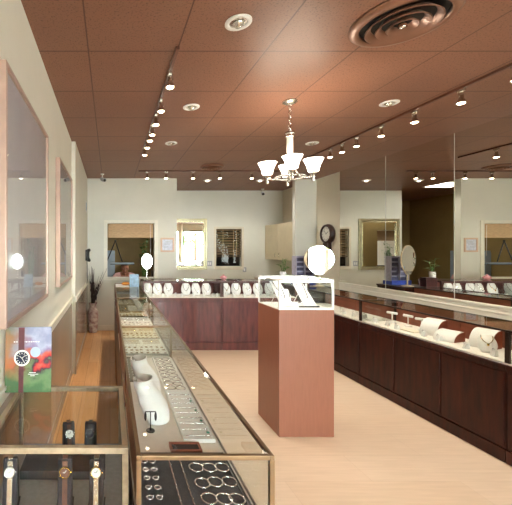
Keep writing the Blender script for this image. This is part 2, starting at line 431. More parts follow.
# street trees seen in the gold mirror
def tree(x, y, h, label):
    t = thing('street_tree', label, 'tree', (x, y, -.06), 0)
    obj('trunk', MB().tube([(0,0,0),(.03,0,h*.3),(0,.03,h*.6)], [.14,.11,.05], 10), 'bark', t, True)
    mb = MB()
    for i in range(900):
        th = random.uniform(0, 2*PI); u = random.uniform(-1, 1); r = random.uniform(.45, 1)**.5
        s = math.sqrt(1-u*u)
        c = Vector((math.cos(th)*s*r*1.5, math.sin(th)*s*r*1.3, h*.66+u*r*h*.34))
        q = Matrix.Rotation(random.uniform(0, PI), 4, random.choice('XYZ')) @ Matrix.Rotation(random.uniform(0, PI), 4, 'Z')
        a = random.uniform(.1, .18)
        vs = [mb.b.verts.new(c + q @ Vector(p)) for p in ((-a,0,0),(0,-a*.45,.02),(a,0,0),(0,a*.45,.02))]
        mb.b.faces.new(vs)
    obj('crown', mb, 'leaf2', t)
tree(1.9, -9.0, 4.6, 'leafy green street tree outside the middle of the shop front')
tree(4.9, -9.8, 5.2, 'tallest leafy green street tree outside the shop front')
tree(-1.6, -10.0, 4.4, 'leafy green street tree outside the shop front window by the left wall')

# ------------------------------------------------------------------ ceiling fixtures
def vent(x, y, R, label):
    t = thing('ceiling_vent', label, 'vent', (x, y, HZ))
    obj('flange', MB().lathe([(R*.80,0),(R,0),(R,-.012),(R*.93,-.03),(R*.82,-.034),(R*.80,-.02)], seg=40), 'vent_paint', t, True)
    obj('duct', MB().lathe([(0,-.001),(R*.8,-.001),(R*.8,-.004),(0,-.004)], seg=32), 'black', t)
    for k, q in enumerate((.70, .50, .30)):
        obj('cone_ring', MB().lathe([(R*(q-.13),-.012-.004*k),(R*(q-.11),-.012-.004*k),(R*q,-.042-.004*k),(R*(q-.02),-.046-.004*k),(R*(q-.13),-.016-.004*k)], seg=36), 'vent_paint', t, True)
    obj('hub', MB().lathe([(0,-.004),(R*.06,-.004),(R*.09,-.05),(0,-.056)], seg=16), 'chrome', t, True)
vent(1.73, 2.07, .265, 'large round brown ceiling vent with stepped rings, nearest the front')
vent(1.69, 5.80, .20, 'small round brown ceiling vent near the rear track lights')

def downlight(x, y, lit, label, g='recessed ceiling downlights'):
    t = thing('recessed_downlight', label, 'ceiling light', (x, y, HZ), 0, g)
    obj('trim_ring', MB().lathe([(.052,0),(.078,0),(.078,-.006),(.066,-.012),(.052,-.008)], seg=28), 'white_metal', t, True)
    obj('reflector', MB().lathe([(0,-.0005),(.052,-.0005),(.052,-.004),(0,-.003)], seg=24), 'chrome', t, True)
    obj('eyeball', MB().lathe([(0,-.004),(.03,-.004),(.034,-.012),(.02,-.028),(0,-.03)], seg=20), 'bulb_soft' if lit else 'chrome', t, True)
    if lit: lamp('downlight_beam', 'SPOT', (x, y, HZ-.05), 26*lit, (1,.93,.82), .06, spot=2.7)
for x, y, l, lb in ((.77,2.10,0,'recessed downlight nearest the front, larger looking and unlit white'),
                  (.78,3.36,0,'recessed downlight second from the front beside the left lighting track'),
                  (.79,4.52,0,'recessed downlight third from the front beside the left lighting track'),
                  (2.61,3.27,0,'recessed downlight between the chandelier and the right lighting track'),
                  (2.61,4.52,0,'recessed downlight behind the chandelier'),
                  (1.95,7.0,1.0,'recessed downlight over the rear room near the gold framed mirror'),
                  (3.0,7.0,1.0,'added recessed downlight brightening the rear room near the wall cabinet')):  # this second rear downlight is invented, added to brighten the back room
    downlight(x, y, l, lb)

# tracks and heads
def track(label, x0, x1, y0, y1, m):
    tag(obj('lighting_track', MB().box(x0, x1, y0, y1, HZ-.02, HZ), m, None, False, .002), label, 'lighting track')
track('nickel ceiling track of spotlights above the long left counter', .443, .467, 2.35, 5.0, 'track_brown')
track('brown ceiling track of spotlights in front of the mirrored wall', 2.938, 2.962, 1.2, 5.2, 'track_brown')
track('brown cross track of spotlights near the back of the showroom', .5, 2.95, 6.108, 6.132, 'track_brown')

def make_head():
    t = thing('track_spotlight', '', 'spotlight')
    obj('bracket', MB().box(-.012,.012,-.03,.03,-.022,0).tube([(-.018,0,-.02),(-.022,0,-.07)], .003, 6).tube([(.018,0,-.02),(.022,0,-.07)], .003, 6)
        .box(-.02,.02,-.004,.004,-.026,-.02), 'chrome', t)
    obj('lamp_can', MB().lathe([(0,-.045),(.012,-.045),(.018,-.06),(.018,-.08),(.034,-.118),(.036,-.12),(.031,-.12),(.012,-.09)], seg=20), 'chrome', t, True)
    obj('bulb', MB().lathe([(0,-.1),(.012,-.1),(.026,-.119),(.020,-.125),(0,-.128)], seg=16), 'bulb', t, True)
    return t
head0 = make_head()
ORD = ['first','second','third','fourth','fifth','sixth','seventh','eighth','ninth']
sp = []
for i, y in enumerate((2.65,3.12,3.46,3.77,3.98,4.26,4.58)):
    sp.append((.455, y, HZ-.02, 0, 'nickel spotlight, %s from the front on the track above the left counter' % ORD[i], 'spotlights above the left counter'))
for i, y in enumerate((1.6,2.10,2.54,2.94,3.39,3.81,4.19,4.45,4.69)):
    sp.append((2.95, y, HZ-.02, 0, 'nickel spotlight, %s from the rear end of the track before the mirrored wall' % ORD[8-i], 'spotlights before the mirrored wall'))
for i, x in enumerate((.65,.98,1.45,1.92,2.48,2.78)):
    sp.append((x, 6.12, HZ-.02, PI/2, 'nickel spotlight on the rear cross track, %s from its left end' % ORD[i], 'spotlights on the rear cross track'))
for i, (x, y, z, r, lb, g) in enumerate(sp):
    if i == 0:
        head0.location = (x, y, z); head0['label'] = lb; head0['group'] = g
    else: dup(head0, (x, y, z), r, lb, g)
    lamp('spot_beam', 'SPOT', (x, y, z-.132), 12 if 'cross' in g else 30, (1,.89,.72), .03, spot=1.9, blend=.8)

# chandelier
t = thing('chandelier', 'nickel chandelier with four glowing white bell shades hanging on a chain', 'chandelier', (1.66, 3.23, HZ))
obj('canopy', MB().lathe([(0,0),(.062,0),(.064,-.01),(.045,-.022),(.012,-.03),(0,-.03)], seg=28), 'chrome', t, True)
mb = MB(); z = -.03; k = 0
while z > -.265:
    mt = Matrix.Rotation(PI/2, 4, 'X') if k % 2 else Matrix.Rotation(PI/2, 4, 'X') @ Matrix.Identity(4)
    R = (Matrix.Rotation(PI/2, 4, 'Z') if k % 2 else Matrix.Identity(4)) @ Matrix.Rotation(PI/2, 4, 'X')
    mb.torus((0,0,z-.018), .012, .0032, 12, 5, R, .019); z -= .029; k += 1
obj('chain', mb, 'chrome', t)
obj('collar', MB().lathe([(0,-.275),(.012,-.275),(.04,-.285),(.044,-.30),(.036,-.306),(.036,-.318),(.042,-.324),(.036,-.332),(.03,-.338),(0,-.338)], seg=24), 'chrome', t, True)
obj('hub', MB().lathe([(0,-.545),(.034,-.545),(.036,-.56),(.028,-.60),(.03,-.68),(.018,-.72),(.008,-.74),(0,-.745)], seg=24), 'chrome', t, True)
obj('acrylic_tube', MB().lathe([(.026,-.338),(.028,-.338),(.028,-.545),(.026,-.545)], seg=20), 'crystal', t, True)
obj('ring', MB().torus((0,0,-.705), .13, .007, 36, 8), 'chrome', t, True)
SC = 350/3.23
for px, pn in ((18,7),(-7,17.9),(-18,-7),(7,-17.9)):
    d = Vector((px, -pn, 0)).normalized(); R = .19
    p = d*R
    a = obj('arm', MB().tube([tuple(d*.03+Vector((0,0,-.62))), tuple(d*.08+Vector((0,0,-.70))), tuple(d*.14+Vector((0,0,-.715))), tuple(p+Vector((0,0,-.705))), tuple(p+Vector((0,0,-.685)))], .007, 8)
        .lathe([(0,-.755),(.012,-.75),(.014,-.72),(.012,-.69),(.030,-.68),(.032,-.67),(0,-.668)], (p.x,p.y,0), 16), 'chrome', t, True)
    obj('shade', MB().lathe([(.030,-.668),(.044,-.660),(.049,-.635),(.057,-.605),(.080,-.556),(.083,-.552),(.077,-.552),(.052,-.605),(.044,-.635),(.030,-.660)], (p.x,p.y,0), 28), 'shade_glass', t, True)
    lamp('chandelier_bulb', 'POINT', (1.66+p.x, 3.23+p.y, HZ-.54), 4, (1,.88,.70), .03)

# office ceiling lamp
t = thing('ceiling_panel_light', 'bright rectangular ceiling panel light in the office behind the partition', 'ceiling light', (.9, 7.45, HZ))
obj('frame', MB().box(-.31,.31,-.31,-.29,-.012,0).box(-.31,.31,.29,.31,-.012,0).box(-.31,-.29,-.29,.29,-.012,0).box(.29,.31,-.29,.29,-.012,0), 'white_metal', t)
obj('diffuser', MB().box(-.29,.29,-.29,.29,-.008,0), 'panel', t)

# ------------------------------------------------------------------ mirrors on the right wall
y1 = 6.19
for k in range(9):
    t = thing('wall_mirror', 'tall frameless mirror panel on the right wall, %s one from the wall clock' % ORD[k], 'mirror', (XR, y1, 1.0), 0, 'mirror panels of the right wall')
    obj('mirror_glass', MB().box(-.006, 0, -1.027, -.003, 0, HZ-1.0-.001), 'mirror', t)
    obj('edge_strip', MB().box(-.008, 0, -1.033, -1.027, 0, HZ-1.0-.001), 'seam', t)
    y1 -= 1.03

# ------------------------------------------------------------------ counters
def showcase(label, L, D, zb, zt, loc, rot, wood, edge, npan, group, strip=None, ed=.014, kick=.1, backm='door_wood'):
    t = thing('glass_showcase', label, 'display counter', loc, rot, group)
    obj('cabinet', MB().box(0, L, 0, D, kick, zb-.014), wood, t, False, .003)
    obj('plinth', MB().box(.0, L, -.012, D-.02, 0, kick), wood, t, False, .004)
    obj('top_moulding', MB().box(0, L, -.014, 0, zb-.05, zb-.014).box(0, L, -.008, 0, zb-.065, zb-.05), wood, t, False, .003)
    pw = L/npan
    for i in range(npan):
        a, b = i*pw, (i+1)*pw
        obj('panel', MB().box(a+.014, b-.014, -.008, 0, kick+.015, zb-.072), wood, t, False, .006)
    obj('deck', MB().box(.004, L-.004, .004, D-.004, zb-.014, zb-.001), 'deck', t)
    obj('glass_top', MB().box(ed, L-ed, ed, D-ed, zt-.007, zt-.001), 'glass', t)
    obj('glass_front', MB().box(ed, L-ed, .003, .008, zb, zt-ed), 'glass', t)
    for x in (.003, L-.008):
        obj('glass_end', MB().box(x, x+.005, ed, D-ed, zb, zt-ed), 'glass', t)
    fh = max(ed, .032) if strip else ed
    obj('top_frame', MB().box(0, L, 0, ed, zt-fh, zt).box(0, L, D-ed, D, zt-ed, zt).box(0, ed, ed, D-ed, zt-ed, zt).box(L-ed, L, ed, D-ed, zt-ed, zt), edge, t, False, .002)
    for x in (0, L-ed):
        for y in (0, D-ed):
            obj('post', MB().box(x, x+ed, y, y+ed, zb, zt-ed), edge, t)
    for i in range(2):
        d = obj('sliding_door', MB().box(ed+i*(L/2-ed), ed+(i+1)*(L/2-ed), D-ed+.001+.005*i, D-ed+.006+.005*i, zb, zt-ed), backm, t)
        obj('finger_pull', MB().box(L/2+(.12 if i else -.16), L/2+(.16 if i else -.12), D-ed+.011, D-ed+.016, zb+.09, zb+.13), 'chrome', d)
    if strip: obj('light_strip', MB().box(ed+.01, L-ed-.01, ed, ed+.010, zt-.028, zt-.012), strip, t)
    return t

LZB, LZT = .743, .988
LX0, LX1 = .078, .485
for y0, y1, lb in ((1.03,2.75,'glass topped jewellery counter at the near end of the left row'),
                   (2.755,4.28,'glass topped jewellery counter in the middle of the left row'),
                   (4.285,6.1,'glass topped jewellery counter at the far end of the left row by the office window')):
    showcase(lb, y1-y0, LX1-LX0, LZB, LZT, (LX1, y0, 0), PI/2, 'wood_l', 'bronze', 3, 'glass counters of the left row')
BZB, BZT, BYF = .83, 1.08, 5.49
for x0, x1, lb in ((.515,1.757,'plum wood glass counter across the back, half nearer the left row'),
                   (1.760,2.93,'plum wood glass counter across the back, half behind the terracotta pedestal')):
    showcase(lb, x1-x0, .42, BZB, BZT, (x0, BYF, 0), 0, 'wood_b', 'wood_bf', 2, 'plum wood counters across the back', 'strip_m', .022, .12, 'wood_b')
for y0, y1, lb in ((4.133,5.485,'dark cherry glass counter along the mirrored wall, farthest from the front'),
                   (2.603,4.13,'dark cherry glass counter along the mirrored wall, middle one'),
                   (1.07,2.60,'dark cherry glass counter along the mirrored wall, nearest the front')):
    showcase(lb, y1-y0, .43, LZB, LZT, (2.95, y1, 0), -PI/2, 'wood_r', 'dark_metal', 3, 'dark cherry counters along the mirrored wall')
# corner cabinet
t = thing('corner_counter', 'dark wood corner counter joining the back and mirrored wall counters', 'counter', (2.95, 5.49, 0))
obj('cabinet', MB().box(0, .56, 0, .56, .1, .955), 'wood_r', t, False, .003)
obj('plinth', MB().box(.0, .54, .02, .54, 0, .1), 'wood_r', t)
obj('countertop', MB().box(-.01, .57, 0, .57, .955, .985), 'wood_l', t, False, .004)

# ------------------------------------------------------------------ terracotta pedestal
t = thing('pedestal_showcase', 'terracotta pedestal showcase with a lit white framed glass top in mid floor', 'display case', (1.430, 2.96, 0))
PW, PD, PZ0, PZ1 = .466, .42, 1.075, 1.335
obj('pedestal', MB().box(0, PW, 0, PD, 0, PZ0), 'terra', t, False, .003)
obj('deck', MB().box(.004, PW-.004, .004, PD-.004, PZ0, PZ0+.007), 'deck', t)
e = .014
obj('case_frame', MB().box(0,PW,0,e,PZ1-e,PZ1).box(0,PW,PD-e,PD,PZ1-e,PZ1).box(0,e,e,PD-e,PZ1-e,PZ1).box(PW-e,PW,e,PD-e,PZ1-e,PZ1)
    .box(0,PW,-.001,.008,PZ0,PZ0+.02), 'white_metal', t, False, .002)
for x in (0, PW-e):
    for y in (0, PD-e): obj('post', MB().box(x, x+e, y, y+e, PZ0+.008, PZ1-e), 'white_metal', t)
obj('glass_top', MB().box(e,PW-e,e,PD-e,PZ1-.007,PZ1-.001), 'glass', t)
obj('glass_front', MB().box(e,PW-e,.003,.008,PZ0+.02,PZ1-e), 'glass', t)
obj('glass_back', MB().box(e,PW-e,PD-.008,PD-.003,PZ0+.008,PZ1-e), 'glass', t)
for x in (.003, PW-.008): obj('glass_side', MB().box(x,x+.005,e,PD-e,PZ0+.008,PZ1-e), 'glass', t)
obj('light_strip', MB().box(e,PW-e,e,e+.012,PZ1-e-.012,PZ1-e-.002).box(e,PW-e,PD-e-.012,PD-e,PZ1-e-.012,PZ1-e-.002), 'strip_b', t)

# ------------------------------------------------------------------ near watch case and poster
t = thing('watch_case', 'pale oak framed glass watch case in the near left corner', 'display case', (-.425, 1.137, 0))
WW, WD, VZ0, VZ1 = .485, .515, .68, .95
e = .02
obj('cabinet', MB().box(0,WW,0,WD,.08,VZ0-.01), 'oak', t, False, .003)
obj('plinth', MB().box(.02,WW-.02,.02,WD-.02,0,.08), 'wood_l', t)
obj('deck', MB().box(.004,WW-.004,.004,WD-.004,VZ0-.01,VZ0-.001), 'velvet_gl', t)
obj('top_frame', MB().box(0,WW,0,e,VZ1-e,VZ1).box(0,WW,WD-e,WD,VZ1-e,VZ1).box(0,e,e,WD-e,VZ1-e,VZ1).box(WW-e,WW,e,WD-e,VZ1-e,VZ1), 'oak', t, False, .002)
for x in (0, WW-e):
    for y in (0, WD-e): obj('post', MB().box(x,x+e,y,y+e,VZ0,VZ1-e), 'oak', t)
obj('glass_top', MB().box(e,WW-e,e,WD-e,VZ1-.008,VZ1-.002), 'glass', t)
for y in (.004, WD-.010): obj('glass_face', MB().box(e,WW-e,y,y+.006,VZ0,VZ1-e), 'glass', t)
for x in (.004, WW-.010): obj('glass_side', MB().box(x,x+.006,e,WD-e,VZ0,VZ1-e), 'glass', t)


# ------------------------------------------------------------------ jewellery displays
def oval_bust(w=.15, h=.19, lean=.30, bulge=.03):
    """returns (bust mesh, necklace mesh maker) standing at the origin, facing -Y"""
    def hw(v): return w/2*(math.sin(PI*(.14+.70*v)))**.75*(1-.18*v)
    R = Matrix.Rotation(-lean, 4, 'X')
    def P(u, v, off=0): return R @ Vector((hw(v)*u, -bulge*(1-u*u)*(.5+.5*math.sin(PI*v)) - off, h*v))
    mb = MB(); n = 14; m = 12
    zmin = 0
    F_ = [[mb.b.verts.new(P(-1+2*i/m, j/n)) for i in range(m+1)] for j in range(n+1)]
    B_ = [[mb.b.verts.new(R @ Vector((hw(j/n)*(-1+2*i/m), .010, h*j/n))) for i in range(m+1)] for j in range(n+1)]
    for j in range(n):
        for i in range(m):
            mb.b.faces.new((F_[j][i], F_[j][i+1], F_[j+1][i+1], F_[j+1][i]))
            mb.b.faces.new((B_[j][i+1], B_[j][i], B_[j+1][i], B_[j+1][i+1]))
        for i, d in ((0, 1), (m, 0)):
            q = (F_[j][i], F_[j+1][i], B_[j+1][i], B_[j][i]); mb.b.faces.new(q if d else q[::-1])
    for j in (0, n):
        for i in range(m):
            mb.b.faces.new((F_[j][i], F_[j][i+1], B_[j][i+1], B_[j][i]))
    z0 = min(v.co.z for v in mb.b.verts)
    for v in mb.b.verts: v.co.z -= z0
    def neck(depth=.35, r=.0022, pend=.006, pts=16):
        ps = []
        for k in range(pts+1):
            a = -1+2*k/pts
            v = .93-(.93-depth)*(1-abs(a)**1.7)
            ps.append(P(a*.86, v, .007)-Vector((0,0,z0)))
        mm = MB().tube(ps, r, 6)
        if pend:
            c = ps[pts//2]
            mm.ell(c+Vector((0,-.004,-pend)), pend, pend*.7, pend*1.3, 8, 6)
        return mm
    top = R @ Vector((0,.010,h*.8)); leg = MB().box(-.012,.012,.0,.004,0,.004)
    return mb, neck, (top.y, top.z-z0)

def make_oval(w, h, lean, mat='velvet_w'):
    t = thing('necklace_bust', '', 'necklace display')
    mb, neck, (ty, tz) = oval_bust(w, h, lean)
    obj('pad', mb, mat, t, True)
    obj('easel_leg', MB().tube([(0,ty,tz),(0,ty+.045,.003)], .004, 6), mat, t)
    return t, neck

# back counter: ten ovals, each with its necklace
bx = [.617,.785,.955,1.24,1.41,1.58,1.89,2.06,2.24,2.42,2.60]
ob, neck = make_oval(.168, .205, .28)
many(ob, [(x, 5.68+.03*(i % 2), BZB, random.uniform(-.25,.25)) for i, x in enumerate(bx)],
     ['white oval necklace bust in the back plum counter, %s from the left' % (ORD+['tenth','eleventh'])[i] for i in range(len(bx))], 'white oval busts in the back counters')
busts = [o for o in bpy.data.objects if o.get('group') == 'white oval busts in the back counters']
for i, b in enumerate(busts):
    nk = obj('necklace', neck(random.choice((.2,.3,.4)), random.choice((.002,.003,.004)), random.choice((0,.006,.009))), random.choice(('silver','gold','silver','jade')))
    tag(nk, 'slim necklace hung on the %s oval bust from the left in the back counter' % (ORD+['tenth','eleventh'])[i], 'necklace', 'necklaces on the back counter busts', b.location, b.rotation_euler.z)

# small ring blocks
def make_block():
    t = thing('ring_block', '', 'ring display')
    obj('block', MB().prism([(-.02,0),(.02,0),(.016,.045),(-.004,.05)], lambda u, v: Vector((-.018,u,v)), (.036,0,0)), 'velvet_w', t, False, .003)
    obj('ring', MB().torus((0,-.008,.048), .009, .0018, 16, 6, Matrix.Rotation(PI/2, 4, 'Y')).ell((0,-.009,.059), .004, .004, .003, 8, 5), 'silver', t)
    return t
blk = make_block()
spots = [(x, 5.555, BZB, random.uniform(-.2,.2)) for x in (.60,.68,.84,.92,1.04,1.14,1.32,1.49,1.64,1.70,1.83,1.97,2.14,2.32,2.50)]
many(blk, spots, 'small white ring block with a silver ring in the front row of the back counter', 'ring blocks in the back counter')
dup(blk, (3.13,4.93,LZB), -PI/2, 'small white ring block in the farthest mirrored wall counter, left of the pair', 'ring blocks in the mirrored wall counter')
dup(blk, (3.16,4.78,LZB), -PI/2, 'small white ring block in the farthest mirrored wall counter, right of the pair', 'ring blocks in the mirrored wall counter')
for i, (x, y) in enumerate(((3.04,4.55),(3.05,4.38),(3.04,4.02),(3.06,3.86),(3.03,3.70),(3.05,3.40),(3.04,3.24),(3.03,2.98),(3.05,2.78),(3.06,4.24),(3.14,4.46),(3.13,4.30))):
    dup(blk, (x, y, LZB), -PI/2+random.uniform(-.3,.3), 'small white ring block along the front edge inside the mirrored wall counters', 'front edge ring blocks of the mirrored wall counters')

# T-bar stands
def make_tbar():
    t = thing('bracelet_stand', '', 'bracelet stand')
    obj('base', MB().lathe([(0,0),(.035,0),(.035,.006),(.028,.010),(0,.010)], seg=20), 'velvet_w', t, True)
    obj('post', MB().tube([(0,0,.009),(0,0,.105)], .006, 10), 'velvet_w', t)
    obj('bar', MB().tube([(-.055,0,.112),(-.05,0,.112),(.05,0,.112),(.055,0,.112)], [.008,.014,.014,.008], 12), 'velvet_w', t, True)
    return t
tb = make_tbar()
many(tb, [(3.24,4.02,LZB,-1.2),(3.27,3.84,LZB,-1.5),(3.26,3.66,LZB,-1.0)],
     ['white T shaped bracelet stand in the mirrored wall counter, farthest of three', 'white T shaped bracelet stand in the mirrored wall counter, middle of three', 'white T shaped bracelet stand in the mirrored wall counter, nearest of three'], 'white bracelet stands')

# big curved wedges with brown ends
def make_wedge(w=.15, d=.15, h=.15):
    t = thing('display_ramp', '', 'jewellery display')
    pr = [(d/2,0),(d/2,h)]
    arc = [(d/2-.03-(d-.03)*math.sin(a), h*math.cos(a)) for a in [PI/2*k/10 for k in range(11)]]
    outline = [(d/2,0),(d/2,h)]+arc[0:10]+[(-d/2,0)]
    obj('block', MB().prism(outline, lambda u, v: Vector((-w/2+.004,u,v)), (w-.008,0,0)), 'redwood', t)
    mb = MB(); out = [(u-.006*(1 if i else 0), v+.006) for i, (u, v) in enumerate(arc)]
    inn = [(u, v) for u, v in arc]
    mb.prism(out+inn[::-1], lambda u, v: Vector((-w/2,u,max(v, 0)+.0002)), (w,0,0))
    obj('pad', mb, 'velvet_w', t, False)
    return t
wg = make_wedge()
many(wg, [(3.20,3.46,LZB,-PI/2+.25),(3.24,3.02,LZB,-PI/2+.3),(3.22,2.42,LZB,-PI/2),(3.22,2.05,LZB,-PI/2),(3.22,1.6,LZB,-PI/2)],
     ['white curved display ramp with red brown ends beside the bracelet stands', 'white curved display ramp with red brown ends behind a leaning white oval bust',
      'white curved display ramp in the nearest mirrored wall counter, first from the counter joint', 'white curved display ramp in the nearest mirrored wall counter, second from the counter joint', 'white curved display ramp in the nearest mirrored wall counter, third from the counter joint'], 'white curved ramps in the mirrored wall counters')
wl = make_wedge(.16, .16, .085)
tag(wl, 'low cream curved display ramp lying between two taller ramps in the mirrored wall counter', 'jewellery display', None, (3.15,3.25,LZB), -PI/2+.3)
o2, nk2 = make_oval(.13, .15, .55)
tag(o2, 'white oval bust leaning before the second ramp of the mirrored wall counter', 'necklace display', None, (3.09,2.86,LZB), -PI/2+.9)
tag(obj('necklace', nk2(.4, .002, .008), 'gold'), 'gold necklace on the leaning oval bust of the mirrored wall counter', 'necklace', None, (3.09,2.86,LZB), -PI/2+.9)
tag(obj('linen_pad', MB().box(-.08,.08,-.05,.05,0,.012), 'velvet_c', None, False, .003), 'flat cream linen pad on the deck by the bracelet stands', 'display pad', None, (3.10,3.60,LZB), -PI/2)

# neck busts of the left counters
def make_neck_bust():
    t = thing('necklace_bust', '', 'necklace display')
    prof = [(.0,-.075,.070,.062,95),(.03,-.068,.086,.066,96),(.06,-.055,.095,.066,97),(.10,-.033,.090,.060,100),(.135,-.014,.070,.052,110),(.152,-.004,.068,.047,140),(.172,.0,.066,.044,168),(.190,.002,.069,.046,172)]
    mb = MB(); n = 24; A = []; B = []
    for z, cy, rx, ry, half in prof:
        ra = []; rb = []
        for k in range(n+1):
            a = math.radians(-90-half+2*half*k/n)
            ra.append(mb.b.verts.new((rx*math.cos(a), cy+ry*math.sin(a), z)))
            rb.append(mb.b.verts.new(((rx-.006)*math.cos(a), cy+(ry-.006)*math.sin(a), z)))
        A.append(ra); B.append(rb)
    for i in range(len(prof)-1):
        for k in range(n):
            mb.b.faces.new((A[i][k], A[i][k+1], A[i+1][k+1], A[i+1][k])); mb.b.faces.new((B[i][k+1], B[i][k], B[i+1][k], B[i+1][k+1]))
        for k in (0, n): mb.b.faces.new((A[i][k], A[i+1][k], B[i+1][k], B[i][k]))
    for i in (0, len(prof)-1):
        for k in range(n): mb.b.faces.new((A[i][k], A[i][k+1], B[i][k+1], B[i][k]))
    obj('form', mb, 'velvet_w', t, True)
    return t, prof
nb, nprof = make_neck_bust()
many(nb, [(.172,1.80,LZB,PI/2-.6),(.175,2.13,LZB,PI/2-.55),(.325,4.86,LZB,PI/2-.2)],
     ['white leather neck form in the nearest left counter, closer to the watch case', 'white leather neck form in the nearest left counter, just behind another neck form', 'white leather neck form in the farthest left counter near the plum counter'], 'white neck forms of the left counters')

# trays
def tray(x0, x1, y0, y1, pad, rim, label, h=.016):
    t = thing('jewellery_tray', label, 'tray', ((x0+x1)/2, (y0+y1)/2, LZB), 0, 'trays in the left counters')
    a, b = (x1-x0)/2, (y1-y0)/2
    obj('pad', MB().box(-a+.008,a-.008,-b+.008,b-.008,0,h-.007), pad, t)
    obj('rim', MB().box(-a,a,-b,-b+.008,0,h).box(-a,a,b-.008,b,0,h).box(-a,-a+.008,-b+.008,b-.008,0,h).box(a-.008,a,-b+.008,b-.008,0,h), rim, t)
    return LZB+h-.006
zk = tray(.10,.465,1.05,1.44,'velvet_k','black','black velvet tray of rings and bangles at the very front of the left row')
tray(.255,.385,1.455,1.52,'velvet_k','redwood','slim dark tray with a red brown rim near the front of the left row')
zw = tray(.325,.465,1.54,2.05,'velvet_w','white_metal','white tray of chain bracelets beside the neck forms')
zv = tray(.325,.465,2.07,2.70,'deck','velvet_w','long white tray of round bangles beyond the chain bracelets')
zg = tray(.10,.235,2.24,2.70,'velvet_g','velvet_g','grey velvet tray of pearl studs behind the neck forms')
zb1 = tray(.10,.465,2.79,3.25,'velvet_w','white_metal','white tray of gold trinkets at the near end of the middle left counter')
zb2 = tray(.10,.465,3.27,3.74,'velvet_c','oak','cream tray of gold trinkets mid way along the middle left counter')
zb3 = tray(.10,.465,3.76,4.25,'velvet_w','white_metal','white tray of gold trinkets at the far end of the middle left counter')
zc1 = tray(.10,.465,4.31,4.68,'velvet_c','oak','cream tray of gold trinkets nearest the front in the farthest left counter')
zc2 = tray(.10,.255,4.70,5.20,'velvet_g','oak','grey tray beside the neck form in the farthest left counter')
zc3 = tray(.10,.465,5.22,5.9,'velvet_c','oak','cream tray at the office window end of the farthest left counter')

def proto(name, mb, mat): 
    return obj(name, mb, mat, None, True)
def scatter(o, spots, label, cat, group, tilt=0):
    for i, (x, y, z, r) in enumerate(spots):
        c = o if i == 0 else o.copy()
        if i: C.objects.link(c)
        tag(c, label, cat, group, (x, y, z), r)
J = lambda a: random.uniform(-a, a)
def bangle(R, r): return MB().torus((0,0,r), R, r, 24, 6)
def ring_mb():
    return MB().torus((0,0,.0022), .010, .0022, 16, 6).ell((.011,0,.004), .004, .004, .0035, 8, 5)
def chain_mb(L, n, r):
    mb = MB()
    pts = [(-L/2+L*k/n, .0012*math.sin(k*1.7), r) for k in range(n+1)]
    rr = [r*(1 if k % 2 else .55) for k in range(n+1)]
    return mb.tube(pts, rr, 6)
scatter(proto('bangle', bangle(.026,.003), 'silver'), [(.335+.047*i+J(.004), 1.09+.085*j+J(.006), zk, J(3)) for i in range(3) for j in range(4)],
        'silver bangle on the black velvet tray at the front of the left row', 'bangle', 'bangles on the black velvet tray')
scatter(proto('ring', ring_mb(), 'silver'), [(.135+.032*i, 1.085+.05*j, zk, J(.5)) for i in range(2) for j in range(7)],
        'small silver ring in the left rows of the black velvet tray', 'ring', 'rings on the black velvet tray')
scatter(proto('chain_bracelet', chain_mb(.30,36,.004), 'silver'), [(.235+.042*i, 1.245, zk, PI/2+J(.03)) for i in range(2)],
        'long beaded silver chain laid along the black velvet tray', 'bracelet', 'chains on the black velvet tray')
for k in range(9):
    pass
scatter(proto('chain_bracelet', chain_mb(.12,22,.003), 'silver'), [(.395, 1.575+.055*j, zw, J(.02)) for j in range(9)],
        'fine silver chain bracelet laid straight across the white tray by the neck forms', 'bracelet', 'chain bracelets on the white tray')
gem = proto('pendant', MB().ell((0,0,.004), .009, .006, .004, 10, 6), 'jade')
scatter(gem, [(.445+J(.004), 1.60+.11*j, zw, J(1)) for j in range(4)], 'green stone pendant at the customer edge of the white chain tray', 'pendant', 'green pendants on the white chain tray')
scatter(proto('bangle', bangle(.028,.0024), 'silver'), [(.365+.058*i+J(.004), 2.115+.068*j+J(.006), zv, J(3)) for i in range(2) for j in range(9)],
        'thin silver bangle on the long white tray beyond the chain bracelets', 'bangle', 'bangles on the long white tray')
scatter(proto('pearl_stud', MB().ell((0,0,.005), .005, .005, .005, 10, 6), 'velvet_w'), [(.125+.028*i, 2.28+.05*j, zg, 0) for i in range(4) for j in range(8)],
        'tiny white pearl stud on the grey velvet tray', 'earring', 'pearl studs on the grey velvet tray')
for z, y0, y1, gname, mat in ((zb1,2.82,3.22,'white tray at the near end of the middle left counter','gold'),(zb2,3.30,3.71,'cream tray mid way along the middle left counter','gold'),
                     (zb3,3.79,4.22,'white tray at the far end of the middle left counter','silver'),(zc1,4.34,4.65,'cream tray at the front of the farthest left counter','gold')):
    scatter(proto('ring', ring_mb(), mat), [(.13+.044*i+J(.008), y0+(y1-y0)*j/5+J(.008), z, J(3)) for i in range(8) for j in range(3)],
        mat+' ring on the '+gname, 'ring', 'rings on the '+gname)
    scatter(proto('chain_bracelet', chain_mb(.15,22,.0028), mat), [(.19+.18*i, y0+(y1-y0)*(3.6+j*.55)/5, z, J(.1)) for i in range(2) for j in range(3)],
        mat+' chain bracelet on the '+gname, 'bracelet', 'chain bracelets on the '+gname)
scatter(proto('brooch', MB().lathe([(0,0),(.014,.001),(.012,.005),(0,.007)], seg=10), 'gold'), [(.13+.045*i+J(.006), 4.75+.09*j+J(.008), zc2, 0) for i in range(3) for j in range(5)],
        'gold brooch on the grey tray beside the far neck form', 'brooch', 'brooches on the grey tray')
